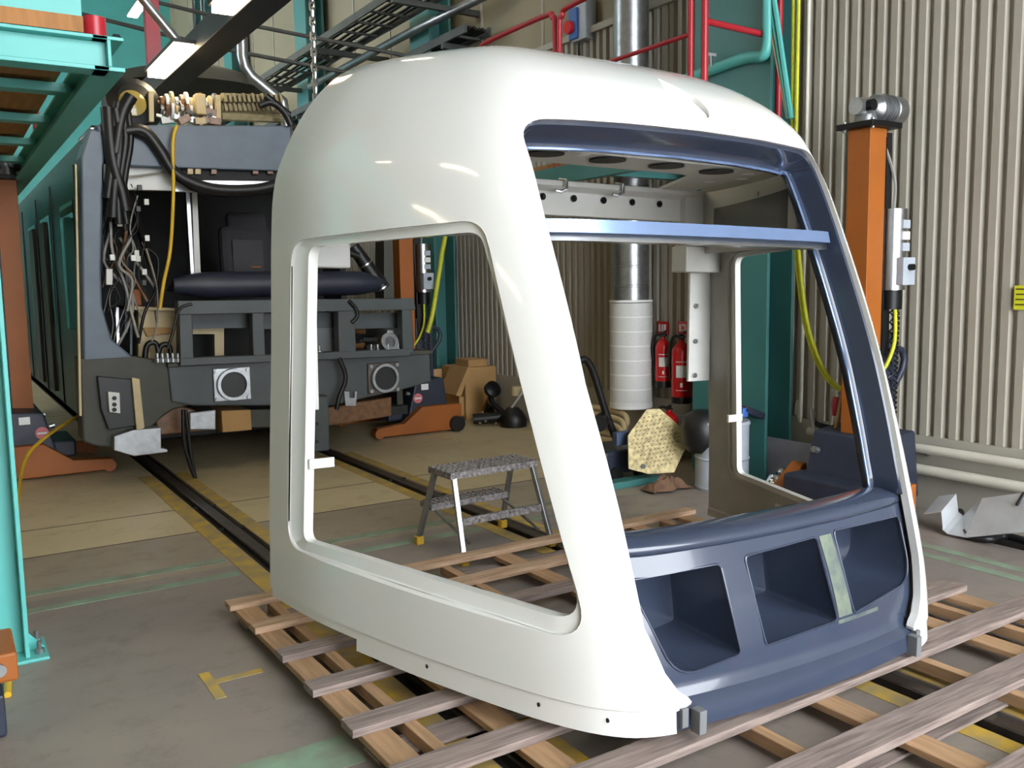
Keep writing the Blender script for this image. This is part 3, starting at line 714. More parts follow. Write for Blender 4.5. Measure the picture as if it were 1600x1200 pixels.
# under-floor gear
face('underframe_box', [(238, 640), (290, 636), (330, 650), (330, 672), (250, 680)], BROWN, .1, .6, .01)
face('underframe_box', [(296, 645), (338, 640), (338, 672), (296, 672)], STEEL, .02, .4, .01)
face('underframe_box', [(346, 642), (392, 640), (394, 672), (348, 676)], CARD, 0, .4, .008)
face('underframe_panel', [(392, 640), (480, 638), (480, 668), (392, 668)], OLIVE, .1, .5, .008)
face('underframe_panel', [(512, 636), (612, 620), (612, 650), (512, 666)], BROWN, .15, .5, .01)
cp = face('coupler_head', [(474, 622), (514, 618), (516, 704), (474, 708)], DARKGREY, -.15, .25, .015)
for y in (662, 690): p = T(495, y, -.15); MB().cyl(p, (p[0], p[1]-.01, p[2]), .014, n=10).build('pin_hole', BLACK, cp)
p = T(478, 680, -.15); MB().cyl(p, (p[0], p[1]-.02, p[2]), .05, n=16).build('coupler_bore', BLACK, cp)
face('bracket', [(538, 612), (546, 612), (546, 622), (554, 622), (554, 612), (558, 612), (556, 634), (540, 634)], STEEL, -.05, -.03)
MB().box(1.25, 3.4, 8.6, 11.2, .12, .32).build('bogie', TRAMDARK, tram, bevel=.02)
for x in (1.465, 2.925):
    for y in (9.2, 10.7): MB().cyl((x-.06, y, .315), (x+.06, y, .315), .30, n=24).build('wheel', RAILM, tram, smooth=40)
# roof gear
random.seed(5)
eq0, eq1 = T(232, 196), T(438, 196)
face('roof_gear_frame', [(232, 142), (240, 142), (241, 190), (233, 190)], CREAM, .1, .16, .003)
face('roof_gear_frame', [(338, 148), (345, 148), (346, 194), (339, 194)], CREAM, .1, .16, .003)
for r in range(2):
    a, b = T(246, 160+r*9, .2), T(336, 163+r*9, .2)
    MB().cyl(a, b, .018, n=8).build('busbar', BROWN, tram)
    for i in range(12):
        t = (i+.5)/12; c = [a[k]*(1-t)+b[k]*t for k in range(3)]
        MB().lathe([(0, 0), (.045+.02*(i % 3), 0), (.05+.02*(i % 3), .02), (0, .03)], c, 10, Matrix.Rotation(math.radians(90), 3, 'Y')).build('insulator', (BROWN, STEEL, CREAM, PAPER)[(i*7+r) % 4], tram, smooth=40)
for i in range(22):
    x = random.uniform(242, 336); p = T(x, random.uniform(176, 192), random.uniform(.05, .25)); s_ = random.uniform(.03, .07)
    MB().cbox(p, (s_*1.4, s_, s_*.8), Matrix.Rotation(random.uniform(-.5, .5), 3, 'Y')).build('roof_fitting', (STEEL, BROWN, CREAM, DARKGREY, PAPER)[i % 5], tram, bevel=.004)
p = T(312, 164, .12); MB().cbox(p, (.08, .10, .16)).build('contactor', CREAM, tram, bevel=.01)
for i in range(13):
    x = 350+i*7.2
    for r in range(3):
        a, b = T(x, 146+r*14+(i % 2)*2, .1+.05*r), T(x+3, 160+r*14, .1+.05*r)
        MB().bar(a, b, .022, .05, (0, 1, 0)).build('resistor_rib', BEIGEFIN, tram, bevel=.004)
for y in (152, 168, 182): MB().cyl(T(346, y, .18), T(440, y+4, .18), .035, n=8).build('resistor_rod', BEIGEFIN, tram)
MB().lathe([(0, 0), (.22, 0), (.20, .10), (.12, .16), (0, .17)], T(206, 168, .3), 24, Matrix.Rotation(math.radians(70), 3, 'X')).build('horn', BLACK, tram, smooth=30)
MB().lathe([(0, 0), (.08, 0), (.10, .03), (.04, .05), (0, .05)], T(206, 163, .12), 20, Matrix.Rotation(math.radians(80), 3, 'X')).build('lamp_lens', mat('amber_lens', (150, 132, 70), .1), tram, smooth=30)
MB().lathe([(0, 0), (.9, 0), (.8, .12), (.5, .22), (0, .26)], T(300, 150, 2.5), 24).build('roof_dome', OLIVE, tram, smooth=50)
# cable looms: thick bundles, then loose wires, each its own
def cable(pts, r, m, name='cable', par=None, n=6): return MB().tube(spline(pts, 5), r, n).build(name, m, par or tram, smooth=80)
for pts, r in (([(180, 170), (186, 210), (184, 250), (178, 300), (176, 340)], .045), ([(172, 172), (178, 212), (174, 262), (168, 310)], .035), ([(190, 165), (196, 215), (190, 262), (184, 300), (186, 350)], .035), ([(184, 160), (180, 200), (192, 240), (182, 290)], .03), ([(200, 175), (204, 220), (196, 270), (192, 310), (198, 350)], .025), ([(196, 205), (225, 205), (250, 235), (275, 272), (330, 295), (400, 296), (448, 284)], .045), ([(190, 200), (230, 214), (258, 250), (300, 290), (360, 302), (450, 292)], .035),
               ([(168, 168), (172, 220), (178, 260), (190, 300), (196, 330)], .05), ([(205, 150), (190, 180), (180, 240)], .05), ([(415, 150), (440, 170), (452, 180)], .03), ([(405, 165), (425, 160), (445, 176), (455, 196)], .03), ([(500, 392), (520, 388), (545, 395), (560, 400)], .03)):
    cable([T(x, y, -.05) for x, y in pts], r, BLACK, 'cable_loom')
cable([T(x, y, -.08) for x, y in ((276, 196), (270, 225), (271, 300), (266, 390), (256, 440), (250, 482))], .014, YEL, 'air_hose')
cable([T(x, y, -.10) for x, y in ((286, 640), (288, 690), (300, 735), (308, 755), (298, 766))], .016, BLACK, 'hanging_lead')
cable([T(x, y, -.10) for x, y in ((290, 640), (297, 700), (305, 745), (313, 764))], .014, BLACK, 'hanging_lead')
cable([T(x, y, -.14) for x, y in ((300, 475), (280, 484), (270, 520), (262, 545))], .012, BLACK)
cable([T(x, y, -.14) for x, y in ((545, 470), (556, 482), (558, 495), (550, 504))], .016, BLACK)
cable([T(x, y, -.14) for x, y in ((530, 560), (540, 590), (530, 620), (526, 640))], .02, BLACK)
cable([T(x, y, 0.05) for x, y in ((180, 252), (170, 262), (200, 275), (245, 270), (270, 266))], .008, GREYCABLE)
for x0, y0 in ((226, 545), (246, 548)):
    cable([T(x, y, .1) for x, y in ((x0, y0+18), (x0+4, y0-6), (x0+18, y0-8), (x0+22, y0+16))], .022, BLACK, 'hose_loop')
random.seed(21)
for i in range(27):
    x = random.uniform(160, 232); y = random.uniform(285, 400); pts = [(x, y)]
    for k in range(random.randint(3, 5)):
        x = min(max(x+random.uniform(-22, 22), 160), 246); y += random.uniform(12, 48); pts.append((x, min(y, 552)))
    d = random.uniform(0, .25)
    cable([T(a, b, d+random.uniform(-.03, .03)) for a, b in pts], random.choice((.004, .005, .007, .013)), random.choice((BLACK, BLACK, BLACK, BLACK, GREYCABLE, GREYCABLE, BROWN)), 'loose_wire', n=5)
for i in range(14):
    p = T(random.uniform(165, 232), random.uniform(290, 470), .02); MB().cbox(p, (.035, .03, .045)).build('connector', random.choice((PAPER, LINER, BLACK)), tram, bevel=.004)
face('junction_box', [(160, 255), (186, 252), (184, 285), (160, 285)], BLACK, -.02, .1, .01)
face('junction_box', [(166, 420), (176, 420), (176, 445), (166, 445)], LINER, -.02, .03, .004)

# ================================================================== MOBILE LIFTING JACKS
def jack(x, y, dirx, label, top=2.40, legs=(.52, .60), motor=True, sticker=True, handle=True, rear=.35):
    cw = .45 if rear > .2 else .26
    t = thing('lifting_jack', label, 'jack', (x, y, 0))
    def b(x0, x1, y0, y1, z0, z1): return MB().box(*sorted((x+dirx*x0, x+dirx*x1)), y+y0, y+y1, z0, z1)
    m = b(-.08, .08, -.08, .08, .1, top).build('mast', ORANGE, t, bevel=.004)
    b(-.082, -.074, -.083, -.079, .3, top-.05).build('mast_seam', BOLT, m)
    for s in (-1, 1):
        yy = s*(.5 if rear > .2 else .40)
        poly = [(x-dirx*rear, .02), (x+dirx*.25, .02), (x+dirx*legs[1], .02), (x+dirx*legs[1], .11), (x+dirx*.30, .13), (x+dirx*.10, .28), (x-dirx*rear, .28)]
        l = MB().prism([(a, c) for a, c in poly], 1, y+yy-.05, y+yy+.05).build('leg', ORANGE, t, bevel=.008)
        MB().cyl((x+dirx*(legs[1]-.03), y+yy-.06, .055), (x+dirx*(legs[1]-.03), y+yy+.06, .055), .05, n=16).build('toe_roller', ORANGE, l, smooth=40)
        if rear > .2: MB().cyl((x-dirx*(rear-.07), y+yy-.10, .08), (x-dirx*(rear-.07), y+yy-.05, .08), .08, n=18).build('wheel', BLACK, t, smooth=40)
    MB().prism([(x-dirx*.26, .12), (x+dirx*.22, .12), (x+dirx*.12, .52), (x-dirx*.20, .55)], 1, y-cw, y+cw).build('carriage', NAVY, t, bevel=.015)
    b(.12, .36, -.30, .30, .12, .26).build('lifting_fork', NAVY, t, bevel=.02)
    for yy in (-cw+.07, cw-.07): MB().cyl((x+dirx*.16, y+yy, .40), (x+dirx*.20, y+yy, .41), .022, n=10).build('bolt', STEEL, t)
    b(-.30, -.10, -.05, .05, .5, 1.15).build('drive_cover', NAVY, t, bevel=.01)
    if sticker:
        p = MB().lathe([(0, 0), (.05, 0), (.05, .004), (0, .004)], (x+dirx*.10, y-.452, .36), 20, Matrix.Rotation(math.radians(90), 3, 'X')).build('round_sticker', mat('pink_sticker', (214, 120, 128), .5), t)
        MB().box(x+dirx*.10-.035, x+dirx*.10+.035, y-.46, y-.4565, .352, .368).build('sticker_bar', PAPER, p)
        MB().box(x-.06, x+.02, y-.456, y-.452, .44, .50).build('label_plate', PAPER, t)
    # column behind the mast with control cylinder
    MB().bar((x-dirx*.12, y-.02, top-.02), (x-dirx*.15, y-.02, 1.0), .07, .09, (0, 1, 0)).build('drive_tube', BLACK, t)
    cx, cy = x-dirx*.19, y-.06
    cc = MB().cyl((cx, cy, 1.42), (cx, cy, 1.92), .085, n=24).build('control_cylinder', ALU, t, smooth=40)
    MB().box(cx-.05, cx+.07, cy-.12, cy-.07, 1.45, 1.62).build('control_box', DRUM, cc, bevel=.004)
    MB().cyl((cx+.01, cy-.12, 1.56), (cx+.01, cy-.15, 1.56), .02, n=10).build('knob', BOLT, cc)
    for k, z in enumerate((1.66, 1.73, 1.80)): MB().box(cx-.02, cx+.05, cy-.09, cy-.078, z, z+.05).build('label_plate', PAPER if k == 1 else DRUM, cc)
    MB().cyl((cx, cy, 1.30), (cx, cy, 1.42), .07, n=18).build('plug_bank', BOLT, t, smooth=40)
    MB().tube(spline([(cx-.02, cy-.02, 1.92), (cx-.02, cy-.02, 2.1), (x-.09*dirx, y-.06, top-.1)], 5), .01, 6).build('feed_cable', GREYCABLE, t)
    for q, (r, n_) in enumerate(((.014, 16), (.012, 30))):
        pts = [(cx+(.02-.06*q)*-1+r*math.cos(k*2.1), cy-.03+r*math.sin(k*2.1), 1.30-k*(.95/(n_*3))) for k in range(n_*3)]
        MB().tube(pts, .006, 5, cap=False).build('coiled_lead', BLACK, t)
    cable([(cx-.02, cy-.05, 1.30), (cx-.03, cy-.06, 1.1), (cx-.08*1, cy-.04, .95), (cx-.14, cy, .85)], .013, GREENYEL, 'earth_cable', t)
    if handle:
        MB().tube([(x-dirx*.10, y-.03, 1.05), (x-dirx*.30, y-.03, 1.05), (x-dirx*.37, y-.03, 1.03), (x-dirx*.40, y-.03, .97), (x-dirx*.38, y-.03, .90), (x-dirx*.30, y-.03, .80)], .022, 10).build('handle', NAVY, t, smooth=60)
    if motor:
        b(-.16, .13, -.13, .13, top, top+.035).build('head_plate', BOLT, t, bevel=.004)
        for yy in (-.10, .10): MB().cyl((x+dirx*.09, y+yy, top-.01), (x+dirx*.09, y+yy, top+.05), .012, n=8).build('bolt', STEEL, t)
        z = top+.13
        MB().lathe([(0, 0), (.07, 0), (.06, .05), (.05, .08), (0, .08)], (x+dirx*.02, y, top+.035), 18).build('gear_neck', STEEL, t, smooth=40)
        mo = MB().lathe([(0, -.10), (.05, -.10), (.055, -.05), (.05, .0), (.065, .06), (.085, .08), (.085, .22), (.09, .225), (.09, .30), (.08, .32), (0, .325)], (x+dirx*.02, y, z), 20, Matrix.Rotation(math.radians(-90*dirx), 3, 'Y')).build('motor', STEEL, t, smooth=35)
        for k in range(5): MB().lathe([(.088, 0), (.094, 0), (.094, .006), (.088, .006)], (x+dirx*.02-dirx*(.10+k*.024), y, z), 20, Matrix.Rotation(math.radians(-90*dirx), 3, 'Y')).build('cooling_rib', STEEL, mo)
        MB().cyl((x+dirx*.06, y-.04, z), (x+dirx*.06, y-.085, z), .035, n=14).build('gear_cap', BOLT, t, smooth=40)
    return t
jack(4.89, 3.60, -1, 'orange lifting jack mast with grey motor on top, standing against the corrugated wall', sticker=False, rear=-.06)
jackM = jack(4.14, 8.60, -1, 'orange lifting jack beside the tram buffer beam, in front of the cardboard boxes')
jack(.55, 8.55, 1, 'orange lifting jack under the teal platform, on the tram door side')

# ================================================================== TEAL WORK PLATFORM (over the side of the track)
pf_ = thing('work_platform', 'bright teal steel work platform with timber deck on a broad teal post', 'platform', (0.1, 4.2, 0))
PZ = 2.40; PX = .71; PY = 4.14
def ibeam_y(x, y0, y1, z, name='edge_beam'):     # along Y, web at x
    MB().box(x-.09, x+.03, y0, y1, z, z+.018).box(x-.09, x+.03, y0, y1, z+.125, z+.14).box(x-.035, x-.02, y0, y1, z+.018, z+.125).build(name, TEAL, pf_, bevel=.003)
ibeam_y(PX, PY, 13.0, PZ)
MB().box(-3.2, PX-.03, PY, PY+.12, PZ, PZ+.018).box(-3.2, PX-.03, PY, PY+.12, PZ+.125, PZ+.14).box(-3.2, PX-.03, PY+.05, PY+.065, PZ+.018, PZ+.125).build('front_beam', TEAL, pf_, bevel=.003)
for i in range(9): 
    y = PY+.95+i*.95
    MB().box(-3.2, PX-.06, y, y+.11, PZ+.08, PZ+.125).build('joist', TEAL, pf_, bevel=.003)
for i in range(38):
    y = PY+.0+i*.235; MB().box(-3.2, PX-.12, y, y+.228, PZ+.142, PZ+.205).build('deck_plank', PLY, pf_)
MB().box(-3.2, PX-.12, PY+.02, PY+.05, PZ+.207, PZ+.75).build('kick_panel', TEAL, pf_, bevel=.003)
MB().cyl((PX-.07, PY+.06, PZ+.142), (PX-.07, PY+.06, PZ+.22), .045, n=18).build('rail_socket', RED, pf_, smooth=40)
MB().cyl((PX-.07, PY+.06, PZ+.3), (PX-.07, PY+.06, PZ+1.35), .022, n=12).build('guard_post', RED, pf_, smooth=40)
for k, y in enumerate((PY+2.6, PY+5.2)): MB().cyl((PX-.07, y, PZ+.142), (PX-.07, y, PZ+1.35), .022, n=12).build('guard_post', RED, pf_, smooth=40)
MB().cyl((PX-.07, PY+.06, PZ+1.33), (PX-.07, PY+5.2, PZ+1.33), .022, n=12).build('guard_rail', RED, pf_, smooth=40)
# broad post with base plate and anchor bolts
MB().box(-.35, .205, PY+.0, PY+.012, .012, PZ).build('post_web', TEAL, pf_)
MB().box(.205, .222, PY-.09, PY+.10, .012, PZ).build('post_flange', TEAL, pf_, bevel=.003)
MB().box(-.35, .29, PY-.12, PY+.14, 0, .014).build('base_plate', TEAL, pf_, bevel=.003)
for yy in (-.06, .08): MB().lathe([(0, 0), (.018, 0), (.018, .02), (.009, .02), (.009, .05), (0, .05)], (.258, PY+yy, .014), 8).build('anchor_bolt', STEEL, pf_)
MB().prism([(.222, .014), (.285, .014), (.222, .09)], 1, PY+.0, PY+.012).build('gusset', TEAL, pf_)
cable([(-.02, PY-.02, 1.0), (.06, PY-.03, .75), (.07, PY-.03, .60), (.02, PY-.03, .42), (-.1, PY-.02, .36)], .008, BLACK, 'dangling_wire', pf_)
for x, y in ((-3.1, PY+.05), (-3.1, 12.5), (.55, 12.6)):
    MB().box(x-.06, x+.06, y-.06, y+.06, 0, PZ).build('rear_post', TEAL, pf_)
ts = thing('jack_leg', 'orange steel shoe with bolt on a navy block beside the teal post', 'jack leg', (.08, 3.47, 0))
MB().box(-.10, .145, 3.35, 3.62, .20, .30).build('shoe', ORANGE, ts, bevel=.01)
MB().cyl((.09, 3.35, .25), (.09, 3.335, .25), .022, n=12).build('bolt', STEEL, ts)
MB().box(-.10, .10, 3.38, 3.60, .0, .15).build('wheel_block', NAVY, ts, bevel=.012)
MB().box(-.08, .09, 3.40, 3.58, .15, .20).build('neck', NAVY, ts)
cb = tag(MB().tube(spline([(.12, 3.72, .01), (.3, 6.0, .05), (.45, 7.4, .22), (.62, 7.75, .36), (1.0, 8.2, .5)], 6), .014, 6).build('yellow_hose', YEL, smooth=60), 'yellow air hose trailing past the orange jack toe to the tram side', 'hose')

# ================================================================== WALL PLATFORM WITH RED RAILS
wp = thing('wall_platform', 'red tubular guard rails of a teal wall platform above the white shell roof', 'guard rail', (4.7, 5.5, 2.3))
MB().box(4.36, 4.42, 4.52, 7.6, 2.30, 2.44).build('edge_beam', TEALD, wp, bevel=.004)
MB().box(4.42, 5.0, 4.52, 4.58, 2.30, 2.44).build('edge_beam', TEALD, wp, bevel=.004)
for y in (5.6, 6.9): MB().box(4.42, 5.30, y, y+.08, 2.32, 2.42).build('joist', TEALD, wp)
for i in range(9): MB().box(4.38, 4.93, 5.35+i*.235, 5.35+i*.235+.228, 2.44, 2.475).build('deck_plank', PLY, wp)
def rtube(pts, r=.022): return MB().tube(pts, r, 12).build('rail_tube', RED, wp, smooth=60)
rtube([(4.40, 4.63, 2.44), (4.40, 4.63, 3.72)], .021); rtube([(4.42, 4.52, 2.40), (4.42, 4.52, 3.72)], .024); rtube([(5.16, 4.54, 2.30), (5.16, 4.54, 3.72)], .024)
rtube([(4.42, 4.52, 3.20), (5.16, 4.54, 3.19)], .022); rtube([(4.42, 4.52, 3.70), (5.16, 4.54, 3.70)], .022)
rtube([(4.40, 4.63, 3.14), (4.40, 6.05, 3.14)], .016)
rtube(spline([(4.40, 6.14, 2.44), (4.40, 6.14, 3.50), (4.40, 6.10, 3.62), (4.40, 6.0, 3.67), (4.40, 5.2, 3.68), (4.40, 4.63, 3.68)], 5), .022)
rtube(spline([(4.40, 6.20, 2.44), (4.40, 6.20, 3.52), (4.40, 6.24, 3.64), (4.40, 6.34, 3.68), (4.40, 7.25, 3.68), (4.40, 7.40, 3.64), (4.40, 7.44, 3.52), (4.40, 7.44, 2.44)], 5), .022)
rtube([(4.40, 6.20, 3.14), (4.40, 7.44, 3.14)], .016)

# ================================================================== DUCT, EXTINGUISHERS, SIGNS
du_ = thing('air_duct', 'round galvanised air duct ending in a white perforated diffuser on the wall', 'duct', (5.12, 6.12, .4))
dc = gx(986, 460, 5.13); dx, dy = 5.13, float(dc[1])
MB().cyl((dx, dy, 1.33), (dx, dy, 9.0), .15, n=28).build('duct_pipe', STEEL, du_, smooth=40)
for z in (1.45, 1.62, 2.3, 3.1, 3.9): MB().lathe([(.150, 0), (.156, .004), (.156, .014), (.150, .018)], (dx, dy, z), 28).build('seam_ring', STEEL, du_, smooth=30)
zb, zt = .42, 1.34; nb = 7
for i in range(nb):
    z0 = zb+.02+i*(zt-zb-.04)/nb; z1 = zb+.02+(i+1)*(zt-zb-.04)/nb
    MB().cyl((dx, dy, z0+.006), (dx, dy, z1-.006), .187, n=32).build('perforated_band', PERF, du_, smooth=40)
    MB().cyl((dx, dy, z0-.006), (dx, dy, z0+.006), .190, n=32).build('white_hoop', PAPER, du_, smooth=40)
MB().cyl((dx, dy, zt-.02), (dx, dy, zt), .190, n=32).build('top_cap', PAPER, du_, smooth=40)
MB().cyl((dx, dy, zb-.025), (dx, dy, zb+.012), .190, n=32).build('bottom_cap', PAPER, du_, smooth=40)
def extinguisher(x, y, z, r, h, label):
    t = thing('fire_extinguisher', label, 'extinguisher', (x, y, z), 'fire extinguishers by the wall')
    MB().lathe([(0, .0), (r*.96, .0), (r, .02), (r, h*.80), (r*.9, h*.88), (r*.55, h*.95), (r*.3, h*.98), (r*.28, h*1.03), (0, h*1.03)], (x, y, z), 24).build('cylinder', REDX, t, smooth=40)
    MB().lathe([(r*.98, -.02), (r*1.01, -.02), (r*1.01, .035), (r*.98, .035)], (x, y, z), 24).build('foot_ring', BLACK, t, smooth=40)
    MB().cyl((x, y, z+h*1.03), (x, y, z+h*1.10), .022, n=12).build('valve', BOLT, t)
    MB().bar((x-.02, y+.02, z+h*1.08), (x-.06, y-.10, z+h*1.17), .018, .012).build('lever', BOLT, t)
    MB().bar((x-.02, y+.02, z+h*1.05), (x-.05, y-.09, z+h*1.08), .018, .012).build('carry_handle', BOLT, t)
    MB().tube(spline([(x, y, z+h*1.06), (x-.03, y+r*.9, z+h*1.06), (x-.04, y+r*1.35, z+h*.8), (x-.03, y+r*1.25, z+h*.5), (x-.02, y+r*1.05, z+h*.3)], 5), .013, 8).build('hose', BLACK, t, smooth=60)
    R = Matrix.Rotation(math.atan2(y, x), 3, 'Z')
    def lab(name, z0, z1, w_, m):
        mb = MB(); a0 = math.atan2(-y, -x)
        mb.loops([[(x+(r+.002)*math.cos(a0+a), y+(r+.002)*math.sin(a0+a), zz) for a in np.linspace(-w_, w_, 8)] for zz in (z0, z1)], closed=False); mb.build(name, m, t)
    lab('white_label', z+h*.40, z+h*.60, .55, PAPER); lab('text_band', z+h*.655, z+h*.67, .6, PAPER); lab('text_band', z+h*.18, z+h*.19, .6, PAPER)
    lab('pictogram', z+h*.24, z+h*.31, .12, PAPER)
    return t
extinguisher(5.25, 5.84, .61, .068, .40, 'smaller red extinguisher hung next to the white perforated diffuser')
extinguisher(5.22, 5.58, .50, .082, .50, 'larger red extinguisher hung next to the teal column')
extinguisher(5.10, 5.60, .02, .080, .40, 'red extinguisher standing on the floor behind the patterned sheet')
def wsign(y, z, label, kind):
    t = thing('extinguisher_sign', label, 'sign', (WX-.01, y, z), 'red fire signs on the wall')
    MB().box(WX-.012, WX-.004, y-.07, y+.07, z-.055, z+.055).build('plate', REDX, t)
    x0 = WX-.0135
    def b(a, c, d, e): MB().box(x0, x0+.002, y+a, y+c, z+d, z+e).build('white_mark', PAPER, t)
    if kind: b(.025, .052, -.035, .022); b(.030, .047, .022, .036); b(-.045, -.015, -.03, .03); b(-.005, .012, -.03, .03)
    else: b(.02, .05, -.035, .03); b(-.04, -.02, -.03, .03); b(-.02, .01, .015, .03); b(-.02, .01, -.03, -.015)
p = gx(1037, 512, WX); wsign(float(p[1]), float(p[2]), 'red fire sign above the smaller extinguisher', 1)
p = gx(1069, 512, WX); wsign(float(p[1]), float(p[2]), 'red fire sign above the larger extinguisher', 0)
p = gx(1594, 465, WX); ys_ = thing('warning_sign', 'yellow notice with dark lines on the corrugated wall', 'sign', (WX-.01, float(p[1]), float(p[2])))
y_, z_ = float(p[1]), float(p[2])
MB().box(WX-.012, WX-.004, y_-.06, y_+.03, z_-.07, z_+.07).build('plate', YSIGN, ys_)
for k, (a, b_) in enumerate(((.020, -.05), (.018, -.05), (.020, -.045), (.02, -.05))):
    MB().box(WX-.0135, WX-.0115, y_+b_, y_+a, z_+.045-k*.03, z_+.054-k*.03).build('text_line', mat('sign_ink', (96, 92, 20), .6), ys_)
p = gx(918, 32, WX+.03); sw = thing('power_socket_box', 'grey wall socket box with red plug and blue cover, high on the wall', 'socket box', (5.3, float(p[1]), float(p[2])))
y_, z_ = float(p[1]), float(p[2])
MB().box(WX-.09, WX+.04, y_-.13, y_+.10, z_-.20, z_+.16).build('housing', DRUM, sw, bevel=.01)
MB().box(WX-.12, WX-.09, y_-.02, y_+.10, z_-.18, z_+.10).build('blue_cover', BLUESW, sw, bevel=.006)
MB().cyl((WX-.12, y_+.07, z_-.07), (WX-.16, y_+.07, z_-.07), .06, n=18).build('red_plug', REDX, sw, smooth=40)
MB().box(WX-.115, WX-.09, y_+.03, y_+.12, z_+.02, z_+.11).build('meter', PANELGREY, sw, bevel=.004)
MB().tube(spline([(WX-.08, y_+.0, z_-.2), (WX-.06, y_+.02, z_-.3), (WX-.03, y_+.06, z_-.40)], 4), .012, 6).build('lead', BLACK, sw)

# ================================================================== PIPES, CONDUITS, TRAYS, LAMPS
for z, r, lab in ((.405, .030, 'upper cream pipe along the foot of the corrugated wall'), (.27, .034, 'lower cream pipe along the foot of the corrugated wall')):
    t = thing('wall_pipe', lab, 'pipe', (WX-.08, 2, z))
    MB().cyl((WX-.085, -2.8, z), (WX-.085, 4.30, z), r, n=16).build('tube', PIPEW, t, smooth=40)
    for y in (-1.5, 0, 1.2, 2.4, 3.4, 4.1): MB().box(WX-.06, WX-.015, y-.012, y+.012, z-.05, z+.012).build('clip', STEEL, t)
for k, px_ in enumerate((1240, 1256)):
    p0 = gx(px_, 400, WX-.03); y = float(p0[1])
    tag(MB().tube(spline([(WX-.03, y, 3.75), (WX-.03, y, .70), (WX-.03, y+.03, .60), (WX-.03, y+.04, .30 if k == 0 else .50)], 6), .014, 8).build('conduit', PIPEW, smooth=60), 'thin cream conduit down the wall next to the teal column' if k == 0 else 'thin cream conduit down the wall ending in a black elbow', 'conduit')
tag(MB().tube(spline([(WX-.05, 4.30, .50), (WX-.10, 4.2, .46), (WX-.10, 3.95, .45)], 4), .02, 8).build('pipe_elbow', BLACK, smooth=60), 'black pipe elbow low on the wall near the poles', 'pipe')
for k in range(2):
    pts = [gx(x+k*5, y, 5.0-.02*k) for x, y in ((1226, 60), (1238, 300), (1244, 400), (1256, 500), (1274, 560), (1292, 592), (1312, 610))]
    pts[0] = np.array([5.0, pts[1][1]+.02, 3.6])
    tag(MB().tube(spline(pts, 5), .013, 8).build('hanging_cable', GREENYEL, smooth=60), ('yellow green cable hanging in a slack bow, the one closer to the column' if k == 0 else 'yellow green cable hanging in a slack bow, the one closer to the conduits'), 'cable', 'yellow green cables in front of the teal column')
MB().tube(spline([(4.30, 8.50, 2.40)]+[gy(x, y, 8.35) for x, y in ((694, 350), (690, 400), (684, 440), (676, 490), (668, 520))], 5), .026, 8).build('strap', GREENYEL, jackM, smooth=60)
for k, (px_, c) in enumerate(((1196, CREAM), (1203, TEAL), (1211, TEAL))):
    a = gx(px_-4, -20, 4.98); b = gx(px_+34-k*4, 185, 4.98)
    tag(MB().tube([a, b], .008+.005*k, 6).build('hanging_line', c), ('slack cream line slanting across the teal column' if k == 0 else ('thinner slack teal line slanting across the teal column' if k == 1 else 'thicker slack teal line slanting across the teal column')), 'line', None if k == 0 else 'teal lines across the column')
tp = [gx(x, y, 5.0) for x, y in ((1060, 128), (1104, 112), (1150, 95), (1170, 90))]
tpp = thing('water_pipe', 'teal painted pipe with tap bending up the teal column', 'pipe', tuple(tp[2]))
MB().tube(spline([*tp, gx(1190, 88, 4.98), gx(1199, 72, 4.98), gx(1200, 20, 4.98), gx(1200, -40, 4.98)], 5), .04, 12).build('tube', TEAL, tpp, smooth=60)
MB().bar(gx(1112, 108, 4.97), gx(1112, 84, 4.97), .015, .015).build('tap_stem', STEEL, tpp); MB().bar(gx(1106, 84, 4.96), gx(1120, 86, 4.96), .012, .02).build('tap_lever', STEEL, tpp)
# cable ladders along the wall
def ladder(x0, x1, y0, y1, z, label):
    t = thing('cable_ladder', label, 'cable tray', ((x0+x1)/2, y0, z), 'cable ladders high on the wall')
    for x in (x0, x1): MB().box(x-.012, x+.012, y0, y1, z, z+.09).build('side_rail', DSTEEL, t)
    for i in range(int((y1-y0)/.45)): MB().box(x0, x1, y0+.2+i*.45, y0+.24+i*.45, z, z+.02).build('rung', DSTEEL, t)
    for i in range(6):
        x = x0+.05+(x1-x0-.1)*i/5
        MB().tube([(x+random.uniform(-.02, .02), y, z+.04+random.uniform(0, .02)) for y in np.linspace(y0, y1, 14)], .018, 5).build('tray_cable', BLACK, t)
    for y in np.arange(y0+.5, y1, 2.4): MB().box(x0-.02, WX+.05, y-.03, y+.03, z-.06, z).build('bracket', DSTEEL, t)
ladder(4.35, 4.85, 8.6, 22, 4.55, 'wide steel cable ladder loaded with black cables along the wall')
ladder(4.95, 5.25, 8.6, 22, 4.15, 'narrow steel cable ladder below the wide one along the wall')
cd = tag(MB().tube(spline([(5.28, 6.8, 4.62), (5.24, 8.4, 4.58), (4.94, 9.4, 4.44), (4.92, 10.6, 4.44), (4.92, 13.2, 4.44)], 6), .05, 12).build('conduit', STEEL, smooth=60), 'thick grey conduit running along the upper wall past a teal column', 'conduit')
dp = tag(MB().tube([(2.74, 9, 7.5), (2.68, 9, 3.72), (2.70, 9, 3.62), (2.76, 9, 3.54), (3.06, 9, 3.33), (3.1, 9, 3.0)], .055, 14).build('drop_pipe', STEEL, smooth=60), 'bright bent steel drop pipe reaching down to the tram roof', 'pipe')
